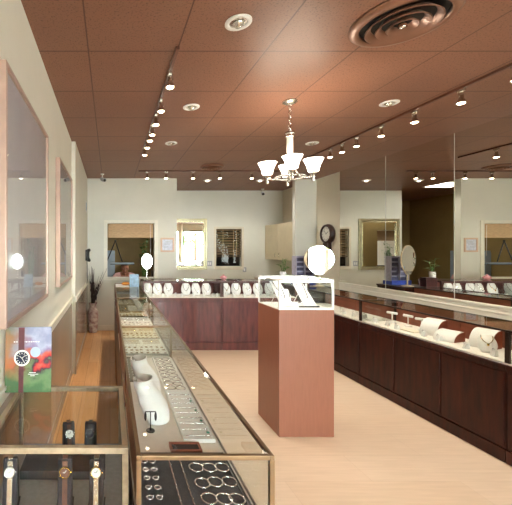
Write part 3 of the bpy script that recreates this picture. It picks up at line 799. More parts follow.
scatter(proto('brooch', MB().lathe([(0,0),(.016,.001),(.012,.005),(0,.007)], seg=10), 'silver'), [(.14+.07*i+J(.01), 5.28+.11*j+J(.01), zc3, 0) for i in range(5) for j in range(5)],
        'silver brooch on the cream tray at the office window end of the left row', 'brooch', 'brooches on the far cream tray')
# dark drop earrings standing on a wire beside the nearest neck form
t = thing('earring_tree', 'little black wire earring stand beside the nearest white neck form', 'earring stand', (.19, 1.64, LZB))
obj('base', MB().lathe([(0,0),(.02,0),(.02,.004),(0,.004)], seg=14), 'black', t)
obj('wire', MB().tube([(0,0,.004),(0,0,.09)], .0025, 6).tube([(-.025,0,.09),(.025,0,.09)], .0025, 6), 'black', t)
obj('drop', MB().ell((-.024,0,.068), .006, .004, .022, 8, 6), 'velvet_k', t)
obj('drop', MB().ell((.024,0,.068), .006, .004, .022, 8, 6), 'velvet_k', t)

# on the left counter's far end
tag(obj('paper_mat', MB().box(-.105,.105,-.24,.24,0,.003), 'paper'), 'white paper mat on the far end of the left counter', 'mat', None, (.20,5.72,LZT), .0)
t = thing('leather_pouch', 'orange leather pouch on the white paper mat by the office window', 'pouch', (.255,5.72,LZT+.003), .2)
obj('pouch', MB().ell((0,0,.028), .07, .045, .028, 16, 8), 'orange', t, True)
obj('flap', MB().ell((0,-.012,.040), .06, .034, .018, 14, 6), 'orange', t, True)
t = thing('counter_card', 'pale blue printed card standing at the far end of the left counter', 'card', (.385,5.50,LZT), .15)
obj('card', MB().box(-.075,.075,-.002,.002,0,.20, Matrix.Rotation(-.16, 4, 'X')), 'bluecard', t)
obj('strut', MB().tube([(0,.026,.15),(0,.075,.002)], .003, 6), 'paper', t)

def round_mirror(name, label, loc, n2, rx, rz, zc, foot, metal, tear=0, lean=0):
    t = thing(name, label, 'mirror', loc, math.atan2(n2[0], -n2[1]))
    R = Matrix.Translation((0,0,zc)) @ Matrix.Rotation(lean, 4, 'X')
    def outl(s): 
        r = []
        for k in range(36):
            a = 2*PI*k/36; x = math.cos(a); z = math.sin(a)
            if tear and z < 0:
                x = math.copysign(min(1, 1.15*abs(x))**.6*(1-tear*abs(z)**1.3), x) if abs(x) > .05 else 0
            r.append((x*rx*s, z*rz*s))
        return r
    obj('backing', MB().prism(outl(1), lambda u, v: R @ Vector((u,.004,v)), R.to_3x3() @ Vector((0,.014,0))), metal, t)
    obj('mirror_glass', MB().prism(outl(.97), lambda u, v: R @ Vector((u,-.001,v)), R.to_3x3() @ Vector((0,.005,0))), 'mirror2', t)
    obj('stem', MB().tube([(0,.02,zc-rz*.9),(0,.02,.02)], .009, 10), metal, t)
    obj('foot', MB().lathe([(0,0),(foot,0),(foot,.008),(foot*.4,.022),(0,.024)], (0,.02,0), 24), metal, t, True)
    return t
round_mirror('vanity_mirror', 'bright oval vanity mirror on the left end of the plum counter before the office window', (.60,5.68,BZT), (-.06,-1), .088, .125, .30, .075, 'chrome', 0, 0)
round_mirror('vanity_mirror', 'large bright teardrop vanity mirror on the corner counter behind the pedestal', (3.345,5.60,.985), (-.42,-.907), .215, .24, .42, .08, 'oakback', .6, 0)
t = thing('display_box', 'dark red brown box on the corner counter end beside the teardrop mirror', 'box', (3.06,5.57,.985))
obj('box', MB().box(-.085,.085,-.06,.06,0,.12), 'redwood_d', t, False, .004)
obj('lid', MB().box(-.088,.088,-.063,.063,.12,.145), 'redwood_d', t, False, .004)
# blue card rack
t = thing('card_rack', 'blue rack of lavender cards with dark slots on the corner counter', 'rack', (3.27,5.93,.985), .0)
obj('base', MB().box(-.16,.16,-.10,.10,0,.06).box(-.165,.165,-.105,-.098,.02,.075), 'blue', t, False, .004)
obj('frame', MB().box(-.15,-.14,-.07,.07,.06,.48).box(.14,.15,-.07,.07,.06,.48).box(-.005,.005,-.07,.07,.06,.47).box(-.14,.14,-.07,.07,.47,.48), 'laven', t)
obj('back_panel', MB().box(-.14,.14,-.004,.004,.06,.47), 'laven', t)
for i in range(2):
    for k in range(5):
        x = -.137+.142*i
        obj('pocket', MB().box(x+.01,x+.122,-.045,-.005,.075+.08*k,.125+.08*k).box(x+.01,x+.122,.005,.045,.075+.08*k,.125+.08*k), 'slot', t)
# bamboo in a white vase and pink dish on the plum counter
t = thing('potted_bamboo', 'small green bamboo sprigs in a white vase behind the pedestal', 'plant', (2.84,5.74,BZT))
obj('vase', MB().lathe([(0,0),(.035,0),(.042,.03),(.045,.10),(.042,.13),(.036,.13),(.038,.03),(0,.02)], seg=20), 'paper', t, True)
mb = MB(); ml = MB()
for a, hh in ((.3,.30),(2.2,.24),(4.3,.34),(5.4,.2)):
    e_ = Vector((math.cos(a)*.05, math.sin(a)*.03, hh))
    mb.tube([(math.cos(a)*.012,math.sin(a)*.012,.02),(math.cos(a)*.02,math.sin(a)*.02,hh*.6),tuple(e_)], .004, 6)
    for q in range(7):
        b_ = a+q*1.1; d_ = Vector((math.cos(b_), math.sin(b_), .25+.3*math.sin(q))); o_ = e_-Vector((0,0,.02*q)); s_ = d_.cross(Vector((0,0,1))).normalized()*.012
        vs = [ml.b.verts.new(p) for p in (o_, o_+d_*.04+s_, o_+d_*.09-Vector((0,0,.012)), o_+d_*.04-s_)]
        ml.b.faces.new(vs)
obj('stem', mb, 'leaf', t, True); obj('leaves', ml, 'leaf', t)
t = thing('trinket_dish', 'small pink lidded dish on the plum counter below the dark blind window', 'dish', (1.88,5.80,BZT))
obj('dish', MB().lathe([(0,0),(.03,0),(.055,.02),(.06,.035),(.055,.035),(0,.02)], seg=24), 'pinkbox', t, True)
obj('lid', MB().lathe([(0,.034),(.052,.034),(.04,.055),(.015,.065),(.014,.08),(0,.085)], seg=24), 'pinkbox', t, True)

# inside the pedestal case
def make_board():
    t = thing('necklace_easel', '', 'necklace display')
    R = Matrix.Rotation(-.60, 4, 'X')
    obj('board', MB().prism([(-.075,0),(.075,0),(.06,.255),(-.06,.255)], lambda u, v: R @ Vector((u,0,v)), R.to_3x3() @ Vector((0,.008,0))), 'velvet_w', t)
    obj('strut', MB().tube([tuple(R @ Vector((0,.008,.17))), (0,.18,-.002)], .003, 6), 'velvet_w', t)
    return t, R
bd, R_ = make_board()
pz = PZ0+.008
many(bd, [(1.575,3.10,pz+.006,.42),(1.775,3.09,pz+.006,.42)], ['white necklace easel on the left inside the pedestal showcase', 'white necklace easel at the centre inside the pedestal showcase'], 'white easels in the pedestal showcase')
def bnk(r, n=22):
    ps = [R_ @ Vector((.042*a, -r-.0005, .245-.17*(1-abs(a)**2.2))) for a in [-1+2*k/n for k in range(n+1)]]
    return MB().tube(ps, [r*(1 if k % 2 else .7) for k in range(n+1)], 6)
tag(obj('necklace', bnk(.005), 'silver', None, True), 'thick silver necklace on the left easel in the pedestal showcase', 'necklace', None, (1.575,3.10,pz+.006), .42)
tag(obj('necklace', bnk(.004), 'chrome', None, True), 'silver bead necklace on the centre easel in the pedestal showcase', 'necklace', None, (1.775,3.09,pz+.006), .42)
tag(obj('bead_bracelet', MB().tube([(-.09+.18*k/30, 0, .010) for k in range(31)], [.010 if k % 2 else .006 for k in range(31)], 8), 'black', None, True),
    'black beaded bracelet laid along the front of the pedestal showcase', 'bracelet', None, (1.72,3.02,pz), .05)
tag(obj('bead_bracelet', MB().tube([(.055*math.cos(2*PI*k/28), .03*math.sin(2*PI*k/28), .006) for k in range(28)], [.006 if k % 2 else .004 for k in range(28)], 8, True), 'silver', None, True),
    'coiled silver bracelet at the right inside the pedestal showcase', 'bracelet', None, (1.81,3.27,pz+.001), .3)
o3, nk3 = make_oval(.085, .13, .3)
tag(o3, 'small white oval bust between the two easels in the pedestal showcase', 'necklace display', None, (1.655,3.27,pz), -.1)
tag(obj('necklace', nk3(.3, .0025, .006), 'silver'), 'fine necklace on the small oval bust in the pedestal showcase', 'necklace', None, (1.655,3.27,pz), -.1)

# ------------------------------------------------------------------ watches
def make_stand(h=.12):
    t = thing('watch_stand', '', 'watch stand')
    obj('cushion', MB().prism([(-.032,0),(.036,0),(.026,h*.9),(.012,h),(-.004,h)], lambda u, v: Vector((-.025,u,v)), (.05,0,0)), 'velvet_k', t, False, .005)
    obj('foot', MB().box(-.03,.03,-.036,.04,-.004,.0), 'black', t)
    return t
def make_watch(dial, strap, case='silver', R0=.019, h=.12):
    t = thing('wristwatch', '', 'watch')
    L = Matrix.Rotation(-math.atan2(.028,h), 4, 'X')
    T = Matrix.Translation((0,-.0338,0)) @ L
    RX = Matrix.Rotation(PI/2, 4, 'X')
    zc = h-.038
    obj('strap', MB().box(-.009,.009,-.003,-.0005,.012,h-.003, T).box(-.009,.009,-.0065,.020,h+.0005,h+.0025), strap, t, False, .001)
    obj('watch_case', MB().lathe([(0,.0005),(R0,.0005),(R0*1.05,.005),(R0*.98,.009),(R0*.85,.009),(R0*.85,.006),(0,.006)], seg=28, mat=T @ Matrix.Translation((0,-.002,zc)) @ RX), case, t, True)
    d = obj('dial', MB().lathe([(0,.006),(R0*.85,.006),(R0*.85,.0072),(0,.0072)], seg=24, mat=T @ Matrix.Translation((0,-.002,zc)) @ RX), dial, t)
    mb = MB()
    for a, l in ((.6,.6),(-1.4,.42)):
        mb.box(-.0008,.0008,-.0103,-.0095,0,R0*.85*l, T @ Matrix.Translation((0,0,zc)) @ Matrix.Rotation(a, 4, 'Y'))
    obj('hands', mb, 'black' if dial == 'dial' else 'dial', d)
    obj('crown', MB().tube([tuple(T @ Vector((R0,-.006,zc))), tuple(T @ Vector((R0+.004,-.006,zc)))], .0025, 8), case, t)
    return t
tag(obj('display_riser', MB().box(-.17,.17,-.085,.085,0,.033), 'velvet_k'), 'low black velvet riser on the deck of the near watch case', 'display riser', None, (-.19,1.475,VZ0))
st = make_stand(.12); st2 = make_stand(.165)
wspots = [(-.180,1.53,VZ0+.038,.25,'second from the left in the back row'),(-.085,1.53,VZ0+.038,-.05,'at the right end of the back row'),
          (-.355,1.25,VZ0+.004,.1,'at the left end of the front row'),(-.160,1.25,VZ0+.004,.05,'in the middle of the front row'),(-.048,1.25,VZ0+.004,-.05,'at the right end of the front row')]
many(st, [w[:4] for w in wspots[:2]], ['black cushion watch stand %s in the watch case' % w[4] for w in wspots[:2]], 'watch stands in the near watch case')
many(st2, [w[:4] for w in wspots[2:]], ['black cushion watch stand %s in the watch case' % w[4] for w in wspots[2:]], 'watch stands in the near watch case')
for (x, y, z, r, lb), (dial, strap, case, desc) in zip(wspots, (('dial','strapb','silver','silver wristwatch with a pale dial'),('navy','black','silver','silver wristwatch with a navy dial'),
        ('dial','chrome','silver','wristwatch with a grey dial and steel band'),('strapb','strapb','gold','wristwatch with a brown dial and leather strap'),('dial','chrome','gold','wristwatch with a cream dial and steel band'))):
    w = make_watch(dial, strap, case, h=.12 if y > 1.4 else .165); w.location = (x, y, z); w.rotation_euler = (0,0,r)
    w['label'] = desc+' '+lb+' of the watch case'
    w['label'] = ' '.join(w['label'].split()[:16])
for i, x in enumerate((-.262,-.105)):
    s2 = thing('ring_block', 'low grey block with a lady watch, %s one in the front of the watch case' % ('left','right')[i], 'watch stand', (x,1.185,VZ0))
    obj('block', MB().box(-.018,.018,-.016,.016,0,.035), 'velvet_gl', s2, False, .004)
    ww = thing('wristwatch', 'tiny steel lady watch on the %s low grey block' % ('left','right')[i], 'watch', (x,1.183,VZ0+.0352))
    obj('strap', MB().box(-.004,.004,-.016,.016,0,.003), 'chrome', ww)
    obj('watch_case', MB().lathe([(0,.002),(.010,.002),(.010,.007),(0,.008)], seg=18), 'silver', ww, True)

# poster
t = thing('watch_poster', 'colourful printed poster of a wristwatch standing on the near watch case', 'poster', (-.370,1.575,VZ1), .04)
RP = Matrix.Rotation(-.08, 4, 'X')
obj('board', MB().box(-.104,.104,0,.006,0,.290, RP), 'poster', t)
obj('strut', MB().tube([tuple(RP @ Vector((0,.006,.18))), (0,.068,.002)], .004, 6), 'paper', t)
obj('printed_strap', MB().box(-.045,-.018,-.0012,0,.185,.288, RP), 'strapk', t)
obj('printed_strap', MB().box(-.042,-.020,-.0012,0,.0,.12, RP), 'strapk', t)
RX = Matrix.Rotation(PI/2, 4, 'X')
pd = obj('printed_watch', MB().lathe([(0,0),(.036,0),(.036,.0016),(0,.0016)], seg=32, mat=RP @ Matrix.Translation((-.028,0,.152)) @ RX), 'dial', t)
obj('printed_dial', MB().lathe([(0,.0016),(.028,.0016),(.028,.0024),(0,.0024)], seg=32, mat=RP @ Matrix.Translation((-.028,0,.152)) @ RX), 'navy', pd)
mb = MB()
for k in range(12):
    mb.box(-.0012,.0012,-.0032,-.0024,.018,.025, RP @ Matrix.Translation((-.028,0,.152)) @ Matrix.Rotation(k*PI/6, 4, 'Y'))
for a, l in ((.9,.020),(-.9,.014),(2.6,.02)): mb.box(-.001,.001,-.0034,-.0026,0,l, RP @ Matrix.Translation((-.028,0,.152)) @ Matrix.Rotation(a, 4, 'Y'))
obj('printed_numerals', mb, 'dial', pd)
obj('printed_disc', MB().lathe([(0,0),(.023,0),(.023,.0014),(0,.0014)], seg=28, mat=RP @ Matrix.Translation((.032,0,.178)) @ RX), 'bluewhite', t)
mb = MB(); x = -.066
for wd_ in (.008,.007,.009,.006,.008,.010,.007,.009,.006,.008,.008):
    mb.box(x, x+wd_*.8, -.0010, 0, .222, .226, RP); x += wd_+.003
obj('printed_line', mb, 'paper', t)
mb = MB()
for z_, a, b in ((.086,.005,.035),(.079,.0,.045),(.072,.010,.03)): mb.box(a, b, -.0010, 0, z_, z_+.002, RP)
obj('printed_lines', mb, 'paper', t)

# ------------------------------------------------------------------ left wall pictures
def picture(label, y0, y1, z0, z1, x):
    t = thing('framed_picture', label, 'picture', (x, y0, z0), 0, 'framed pictures on the left wall')
    w_, h_, d_, f_ = y1-y0, z1-z0, .042, .022
    obj('frame', MB().box(0,d_,0,f_,0,h_).box(0,d_,w_-f_,w_,0,h_).box(0,d_,f_,w_-f_,0,f_).box(0,d_,f_,w_-f_,h_-f_,h_), 'rose', t, False, .003)
    obj('print', MB().box(.004,.026,f_,w_-f_,f_,h_-f_), 'print', t)
    obj('glass', MB().box(.030,.033,f_,w_-f_,f_,h_-f_), 'glass', t)
picture('big square pale grey picture in a rose bronze frame, above the watch case', 1.50, 2.53, 1.25, 2.41, XL+.002)
picture('big square pale grey picture in a rose bronze frame, second along the left wall', 3.12, 4.15, 1.25, 2.41, XL+.002)

# small wall things
def framed(name, label, cat, loc, w_, h_, frame, fill, f_=.03, rot=0):
    t = thing(name, label, cat, loc, rot)
    obj('frame', MB().box(-w_/2,w_/2,-.018,0,-h_/2,-h_/2+f_).box(-w_/2,w_/2,-.018,0,h_/2-f_,h_/2).box(-w_/2,-w_/2+f_,-.018,0,-h_/2+f_,h_/2-f_).box(w_/2-f_,w_/2,-.018,0,-h_/2+f_,h_/2-f_), frame, t, False, .002)
    obj('picture', MB().box(-w_/2+f_,w_/2-f_,-.008,-.001,-h_/2+f_,h_/2-f_), fill, t)
    return t
M['cert'] = pbr('pale_blue_certificate', srgb(216,222,238), .35, var=.09, scale=22)
cf = framed('framed_certificate', 'small framed blue white certificate on the wall right of the office window', 'certificate', (1.115,YP-.001,1.66), .265, .275, 'pink_oak', 'cert', .032)
mb = MB()
for z_, a, b in ((.06,-.05,.05),(.035,-.07,.07),(.01,-.06,.06),(-.03,-.07,.02),(-.05,-.07,.0)): mb.box(a, b, -.0086, -.008, z_, z_+.006)
obj('text_lines', mb, 'wallbox', cf)
t = thing('framed_mirror', 'large gold framed mirror on the back wall beside the dark blind window', 'mirror', (1.805,YB-.001,1.69))
gw, gh = .95, 1.20
def fr(f0, f1, d): 
    return MB().box(-gw/2+f0,gw/2-f0,-d,0,-gh/2+f0,-gh/2+f1).box(-gw/2+f0,gw/2-f0,-d,0,gh/2-f1,gh/2-f0).box(-gw/2+f0,-gw/2+f1,-d,0,-gh/2+f1,gh/2-f1).box(gw/2-f1,gw/2-f0,-d,0,-gh/2+f1,gh/2-f1)
obj('outer_frame', fr(0,.035,.045), 'goldframe', t, False, .006)
obj('inner_frame', fr(.035,.072,.03), 'goldframe', t, False, .005)
obj('bead', fr(.072,.086,.036), 'palegold', t, False, .004)
obj('mirror_glass', MB().box(-gw/2+.086,gw/2-.086,-.014,-.002,-gh/2+.086,gh/2-.086), 'mirror2', t)
def plate(label, x, z, w_=.12, h_=.12, y=YB, k=2):
    t = thing('switch_plate', label, 'switch plate', (x,y,z))
    obj('plate', MB().box(-w_/2,w_/2,-.008,0,-h_/2,h_/2), 'wallbox', t, False, .002)
    for i in range(k): obj('rocker', MB().box(-w_/2+.02+.045*i,-w_/2+.05+.045*i,-.012,-.008,-.03,.03), 'paper', t)
plate('grey double switch plate on the back wall beside the gold framed mirror', 2.345, 1.235)
plate('small wall outlet below the right corner of the dark blind window', 3.17, 1.09, .08, .11, YB, 1)
t = thing('wall_notice', 'small blue white notice high on the left wall near the rear corner', 'notice', (XP,6.42,2.36))
obj('sheet', MB().box(0,.006,-.10,.10,-.10,.10), 'paper', t); obj('print', MB().box(.006,.0066,-.08,.08,-.07,.07), 'bluecard', t)
t = thing('intercom_phone', 'black wall phone hanging on the left wall near the rear corner', 'telephone', (XP,6.30,1.47))
obj('base', MB().box(0,.03,-.045,.045,-.10,.10), 'black', t, False, .008)
obj('handset', MB().tube([(.055,0,-.115),(.06,0,-.09),(.05,0,-.05),(.05,0,.05),(.06,0,.09),(.055,0,.115)], [.026,.034,.020,.020,.034,.026], 12), 'black', t, True)
obj('cord', MB().tube([(.025,0,-.10),(.03,.02,-.22),(.03,.03,-.36),(.03,.01,-.46),(.02,-.01,-.50)], .006, 6), 'black', t, True)
def cctv(label, loc, yaw):
    t = thing('security_camera', label, 'camera', loc, yaw)
    obj('mount', MB().lathe([(0,0),(.035,0),(.03,-.015),(.009,-.02),(.009,-.085),(0,-.088)], seg=16), 'white_metal', t, True)
    R = Matrix.Translation((0,-.03,-.11)) @ Matrix.Rotation(.35, 4, 'X') @ Matrix.Rotation(PI/2, 4, 'X')
    obj('housing', MB().lathe([(0,-.07),(.03,-.07),(.034,-.05),(.034,.06),(.03,.065),(0,.065)], seg=18, mat=R), 'wallbox', t, True)
    obj('lens', MB().lathe([(0,.065),(.026,.065),(.024,.072),(0,.074)], seg=16, mat=R), 'black', t, True)
cctv('small bullet security camera hanging from the ceiling before the office partition', (-.14,6.40,HZ), .5)
cctv('small bullet security camera high by the back wall above the wall cabinet', (3.50,8.02,HZ), -.3)
# wall clock
t = thing('wall_clock', 'dark wood pendulum wall clock on the right wall by the mirror end', 'clock', (XR,6.50,1.86), -PI/2)
RXM = Matrix.Rotation(PI/2, 4, 'X')
obj('case_ring', MB().lathe([(.135,0),(.18,0),(.185,.03),(.175,.07),(.15,.085),(.135,.07)], seg=36, mat=RXM), 'wood_l', t, True)
obj('dial', MB().lathe([(0,0),(.137,0),(.137,.055),(0,.055)], seg=32, mat=RXM), 'dial', t)
mb = MB()
for k in range(12): mb.box(-.004,.004,-.058,-.055,.10,.125, Matrix.Rotation(k*PI/6, 4, 'Y'))
obj('numerals', mb, 'black', t)
obj('hands', MB().box(-.004,.004,-.061,-.058,-.01,.08, Matrix.Rotation(1.0, 4, 'Y')).box(-.003,.003,-.0635,-.061,-.01,.11, Matrix.Rotation(-.7, 4, 'Y')), 'black', t)
obj('pendulum_box', MB().box(-.075,.075,-.075,0,-.40,-.165).box(-.06,.06,-.07,0,-.43,-.40), 'wood_l', t, False, .006)
# vase with branches
t = thing('floor_vase', 'tall patterned porcelain vase on the floor below the black wall phone', 'vase', (-.325,6.665,0))
obj('vase', MB().lathe([(0,0),(.075,0),(.085,.02),(.095,.12),(.108,.30),(.10,.40),(.065,.47),(.06,.51),(.085,.56),(.078,.56),(.05,.51),(.05,.46),(0,.42)], seg=32), 'vase', t, True)
br = thing('dried_branches', 'dark dried branches standing in the patterned floor vase', 'branches', (-.325,6.665,.42))
random.seed(11)
mb = MB(); ml = MB()
for k in range(30):
    a = random.uniform(0, 2*PI); sp_ = random.uniform(.05,.27); hh = random.uniform(.45,.86)
    ca, sa = math.cos(a), math.sin(a)
    if ca < 0: sp_ *= .38
    if sa > 0: sp_ *= .45
    mb.tube([(ca*.012,sa*.012,.005),(ca*.03,sa*.03,.14),(ca*sp_*.45,sa*sp_*.45,hh*.6),(ca*sp_,sa*sp_,hh)], [.006,.006,.004,.002], 5)
    for q in range(5):
        f = random.uniform(.3,.62); p = Vector((ca*sp_*f*.8, sa*sp_*f*.8, hh*f+.04))
        ml.ell(p+Vector((J(.015),J(.015),0)), .008, .008, .03, 6, 5)
obj('twigs', mb, 'twig', br, True); obj('seed_heads', ml, 'twig_dark', br, True)
# wall cabinet and base cabinet in the rear room
t = thing('wall_cabinet', 'beige two door wall cabinet mounted high in the rear right corner', 'cabinet', (3.65,7.0,1.34))
obj('body', MB().box(.018,XR-3.65,0,1.245,0,.79), 'cab', t)
for i in range(2):
    d = obj('door', MB().box(0,.018,.003+.622*i,.619+.622*i,.003,.787), 'cab', t, False, .002)
    obj('handle', MB().tube([(-.0,.53+.18*i,.06),(-.022,.53+.18*i,.06),(-.022,.53+.18*i,.15),(0,.53+.18*i,.15)], .005, 8), 'chrome', d)
t = thing('base_cabinet', 'beige base cabinet with a pale worktop under the wall cabinet', 'cabinet', (3.41,7.003,0))
obj('body', MB().box(.02,.625,0,1.23,.0,.90), 'cab', t)
for i in range(2):
    d = obj('door', MB().box(0,.02,.003+.617*i,.614+.617*i,.08,.89), 'cab', t, False, .002)
    obj('handle', MB().tube([(0,.53+.18*i,.72),(-.022,.53+.18*i,.72),(-.022,.53+.18*i,.82),(0,.53+.18*i,.82)], .005, 8), 'chrome', d)
obj('worktop', MB().box(-.02,.625,0,1.23,.90,.94), 'rail', t, False, .004)
# blinds
t = thing('roman_shade', 'woven bamboo shade rolled to the top of the office window', 'blind', (.405,YP+.035,1.80))
obj('headrail', MB().box(-.44,.44,-.02,.02,.25,.275), 'bamboo', t)
obj('fabric', MB().box(-.44,.44,-.006,.004,.09,.25), 'bamboo', t)
obj('fold', MB().box(-.44,.44,-.018,-.006,.0,.10).box(-.44,.44,-.006,.014,.02,.09), 'bamboo', t, False, .004)
obj('pull_cord', MB().tube([(.38,-.022,.25),(.385,-.022,-.35)], .003, 5), 'paper', t)
t = thing('venetian_blind', 'brown venetian blind hanging in the small dark back window', 'blind', ((BX0+BX1)/2,YB+.045,BZ0))
bw = (BX1-BX0)/2-.005
obj('headrail', MB().box(-bw,bw,-.02,.02,.85,.878), 'slat', t)
mb = MB()
for k in range(10): mb.box(-bw,bw,-.022,.022,-.0015,.0015, Matrix.Translation((0,0,.29+.062*k)) @ Matrix.Rotation(.8, 4, 'X'))
obj('slats', mb, 'slat', t)
obj('bottom_rail', MB().box(-bw,bw,-.012,.012,.225,.24), 'slat', t)
for x in (-.13,.12,.19): obj('ladder_tape', MB().box(x-.005,x+.005,-.026,-.024,.23,.86), 'bamboo', t)

# ------------------------------------------------------------------ office: desk, person, lamp
t = thing('work_desk', 'wooden jeweller work desk inside the office behind the partition window', 'desk', (.35,7.30,0))
obj('desktop', MB().box(-.66,.62,-.28,.28,.71,.74), 'oak', t, False, .003)
for x in (-.62,.54):
    for y in (-.25,.20): obj('leg', MB().box(x,x+.05,y,y+.05,0,.71), 'oak', t)
t = thing('storage_cabinet', 'pale blue grey cabinet standing behind the person in the office', 'cabinet', (-.13,8.05,0))
obj('body', MB().box(-.28,.24,-.2,.2,0,1.54), 'lampgrey', t, False, .004)
for i in range(2):
    d = obj('door', MB().box(-.275+.26*i,-.02+.26*i,-.215,-.2,.05,1.5), 'lampgrey', t, False, .002)
    obj('handle', MB().box(-.05+.05*i,-.04+.05*i,-.225,-.215,.8,.92), 'chrome', d)
t = thing('magnifier_lamp', 'black arm work lamp over the person in the office window', 'desk lamp', (-.09,7.12,.74))
obj('clamp', MB().lathe([(0,0),(.05,0),(.05,.015),(.015,.03),(.012,.10),(0,.10)], seg=18), 'black', t, True)
obj('lower_arm', MB().tube([(0,0,.09),(-.01,0,.50),(.20,.0,1.005)], .011, 8), 'black', t)
obj('upper_arm', MB().tube([(.20,0,1.005),(.34,0,.58)], .010, 8), 'black', t)
obj('joint', MB().ell((.20,0,1.005), .022, .022, .022, 12, 8), 'black', t, True)
obj('lamp_bar', MB().box(.10,.58,-.05,.05,.53,.565), 'lampgrey', t, False, .006)
obj('lamp_edge', MB().box(.095,.585,-.055,.055,.522,.531), 'black', t, False, .003)
t = thing('office_plant', 'tall green leafy plant in the office behind the vanity mirror', 'plant', (.70,7.115,.74))
obj('pot', MB().lathe([(0,0),(.05,0),(.07,.12),(.075,.13),(.065,.13),(.06,.11),(0,.105)], seg=24), 'redwood', t, True)
random.seed(4); mb = MB(); ml = MB()
for k in range(7):
    a = k*.9; tip = Vector((math.cos(a)*.05, math.sin(a)*.04, .72+.055*k))
    mb.tube([(math.cos(a)*.03,math.sin(a)*.03,.10),(math.cos(a)*.05,math.sin(a)*.04,.45),tuple(tip)], [.008,.007,.004], 6)
    for q in range(16):
        o_ = tip*(1-.025*q)+Vector((J(.04),J(.03),-.01*q)); d_ = Vector((J(1),J(1),J(.7)-.2)).normalized(); s_ = d_.cross(Vector((.1,.2,1))).normalized()*.022
        ml.b.faces.new([ml.b.verts.new(p) for p in (o_, o_+d_*.04+s_, o_+d_*.08, o_+d_*.04-s_)])
obj('stem', mb, 'leaf', t, True); obj('leaves', ml, 'leaf', t)
t = thing('desktop_speaker', 'small black box speaker at the right end of the office desk', 'speaker', (.905,7.13,.74))
obj('cabinet', MB().box(-.06,.06,-.06,.06,0,.40), 'black', t, False, .006); obj('grille', MB().box(-.05,.05,-.066,-.06,.02,.38), 'velvet_k', t)
t = thing('work_stool', 'round padded stool under the person at the office desk', 'stool', (.32,7.94,0))
obj('seat', MB().lathe([(0,.335),(.17,.335),(.18,.35),(.17,.375),(0,.38)], seg=28), 'black', t, True)
obj('post', MB().tube([(0,0,.03),(0,0,.335)], .025, 12), 'chrome', t)
obj('foot_ring', MB().lathe([(0,0),(.2,0),(.2,.015),(.05,.035),(0,.04)], seg=24), 'chrome', t, True)

def skin_mesh(chains, sub=1):
    """chains: list of [(point, radius), ...]; first point of later chains may equal an existing point"""
    me = bpy.data.meshes.new('skin'); verts = []; rad = []; edges = []; idx = {}
    for ch in chains:
        prev = None
        for p, r in ch:
            k = tuple(round(c, 4) for c in p)
            if k not in idx: idx[k] = len(verts); verts.append(p); rad.append(r)
            i = idx[k]
            if prev is not None and prev != i: edges.append((prev, i))
            prev = i
    me.from_pydata(verts, edges, [])
    o = bpy.data.objects.new('tmp', me); C.objects.link(o)
    o.modifiers.new('s', 'SKIN').use_smooth_shade = True
    for i, r in enumerate(rad): me.skin_vertices[0].data[i].radius = (r, r)
    me.skin_vertices[0].data[0].use_root = True
    m = o.modifiers.new('u', 'SUBSURF'); m.levels = sub; m.render_levels = sub
    dg = bpy.context.evaluated_depsgraph_get(); ev = o.evaluated_get(dg)
    res = bpy.data.meshes.new_from_object(ev); bpy.data.objects.remove(o)
    return res
person = thing('person', 'person in a pink shirt bent over the desk behind the office window', 'person', (.32,7.92,0))
V = lambda *a: Vector(a)
spine = [(V(0,0,.53),.12),(V(0,-.04,.66),.125),(V(0,-.12,.82),.13),(V(0,-.20,.97),.12),(V(0,-.27,1.05),.062),(V(0,-.36,1.09),.05)]
def arm(s): return [(V(0,-.20,.97),.12),(V(.19*s,-.20,.98),.062),(V(.27*s,-.33,.86),.045),(V(.24*s,-.44,.81),.038),(V(.13*s,-.52,.80),.028),(V(.09*s,-.55,.795),.026)]
def fingers(s):
    r = []
    for k, (dx, l) in enumerate(((-.024,.055),(-.008,.065),(.009,.060),(.024,.048))):
        b = V(.09*s,-.55,.795)
        r.append([(b,.026),(b+V(dx*.9-.012*s,-.028,.004),.011),(b+V(dx-.02*s,-.03-l*.5,.010),.009),(b+V(dx-.026*s,-.03-l,-.014),.008)])
    r.append([(V(.09*s,-.55,.795),.026),(V(.09*s,-.55,.795)+V(-.034*s,.004,.006),.010),(V(.09*s,-.55,.795)+V(-.052*s,-.03,-.008),.009)])
    return r
def leg(s): return [(V(0,0,.53),.12),(V(.10*s,-.02,.52),.095),(V(.13*s,-.40,.53),.068),(V(.13*s,-.38,.30),.055),(V(.13*s,-.36,.08),.042),(V(.13*s,-.46,.045),.04),(V(.13*s,-.55,.035),.032)]
chains = [spine]
for s_ in (-1, 1): chains += [arm(s_)]+fingers(s_)+[leg(s_)]
body = skin_mesh(chains, 1)
# head with a face, pitched down, merged into the body surface
HC = V(0,-.42,1.165)
RH = Matrix.Translation(HC) @ Matrix.Rotation(.22, 4, 'X')
hb = MB(); hb.b.from_mesh(body)
hd = MB()
hd.ell((0,0,.02), .078, .098, .105, 24, 16).ell((0,-.022,-.045), .060, .070, .070, 20, 12).ell((0,.03,-.09), .052, .052, .09, 16, 8)
hd.ell((0,-.102,-.015), .014, .022, .022, 10, 8).ell((0,-.094,.008), .009, .014, .032, 10, 8)
hd.ell((0,-.083,-.062), .026, .012, .012, 12, 6).ell((0,-.076,-.098), .024, .016, .016, 12, 6)
for s_ in (-1, 1):
    hd.ell((.079*s_,.008,-.01), .012, .022, .032, 10, 8).ell((.034*s_,-.080,.028), .026, .014, .010, 10, 6)
for v in hd.b.verts: v.co = RH @ v.co
me = bpy.data.meshes.new('h'); hd.b.to_mesh(me); hb.b.from_mesh(me)
bo = obj('body', hb, 'skin', person, True)
for m in list(bo.modifiers): bo.modifiers.remove(m)
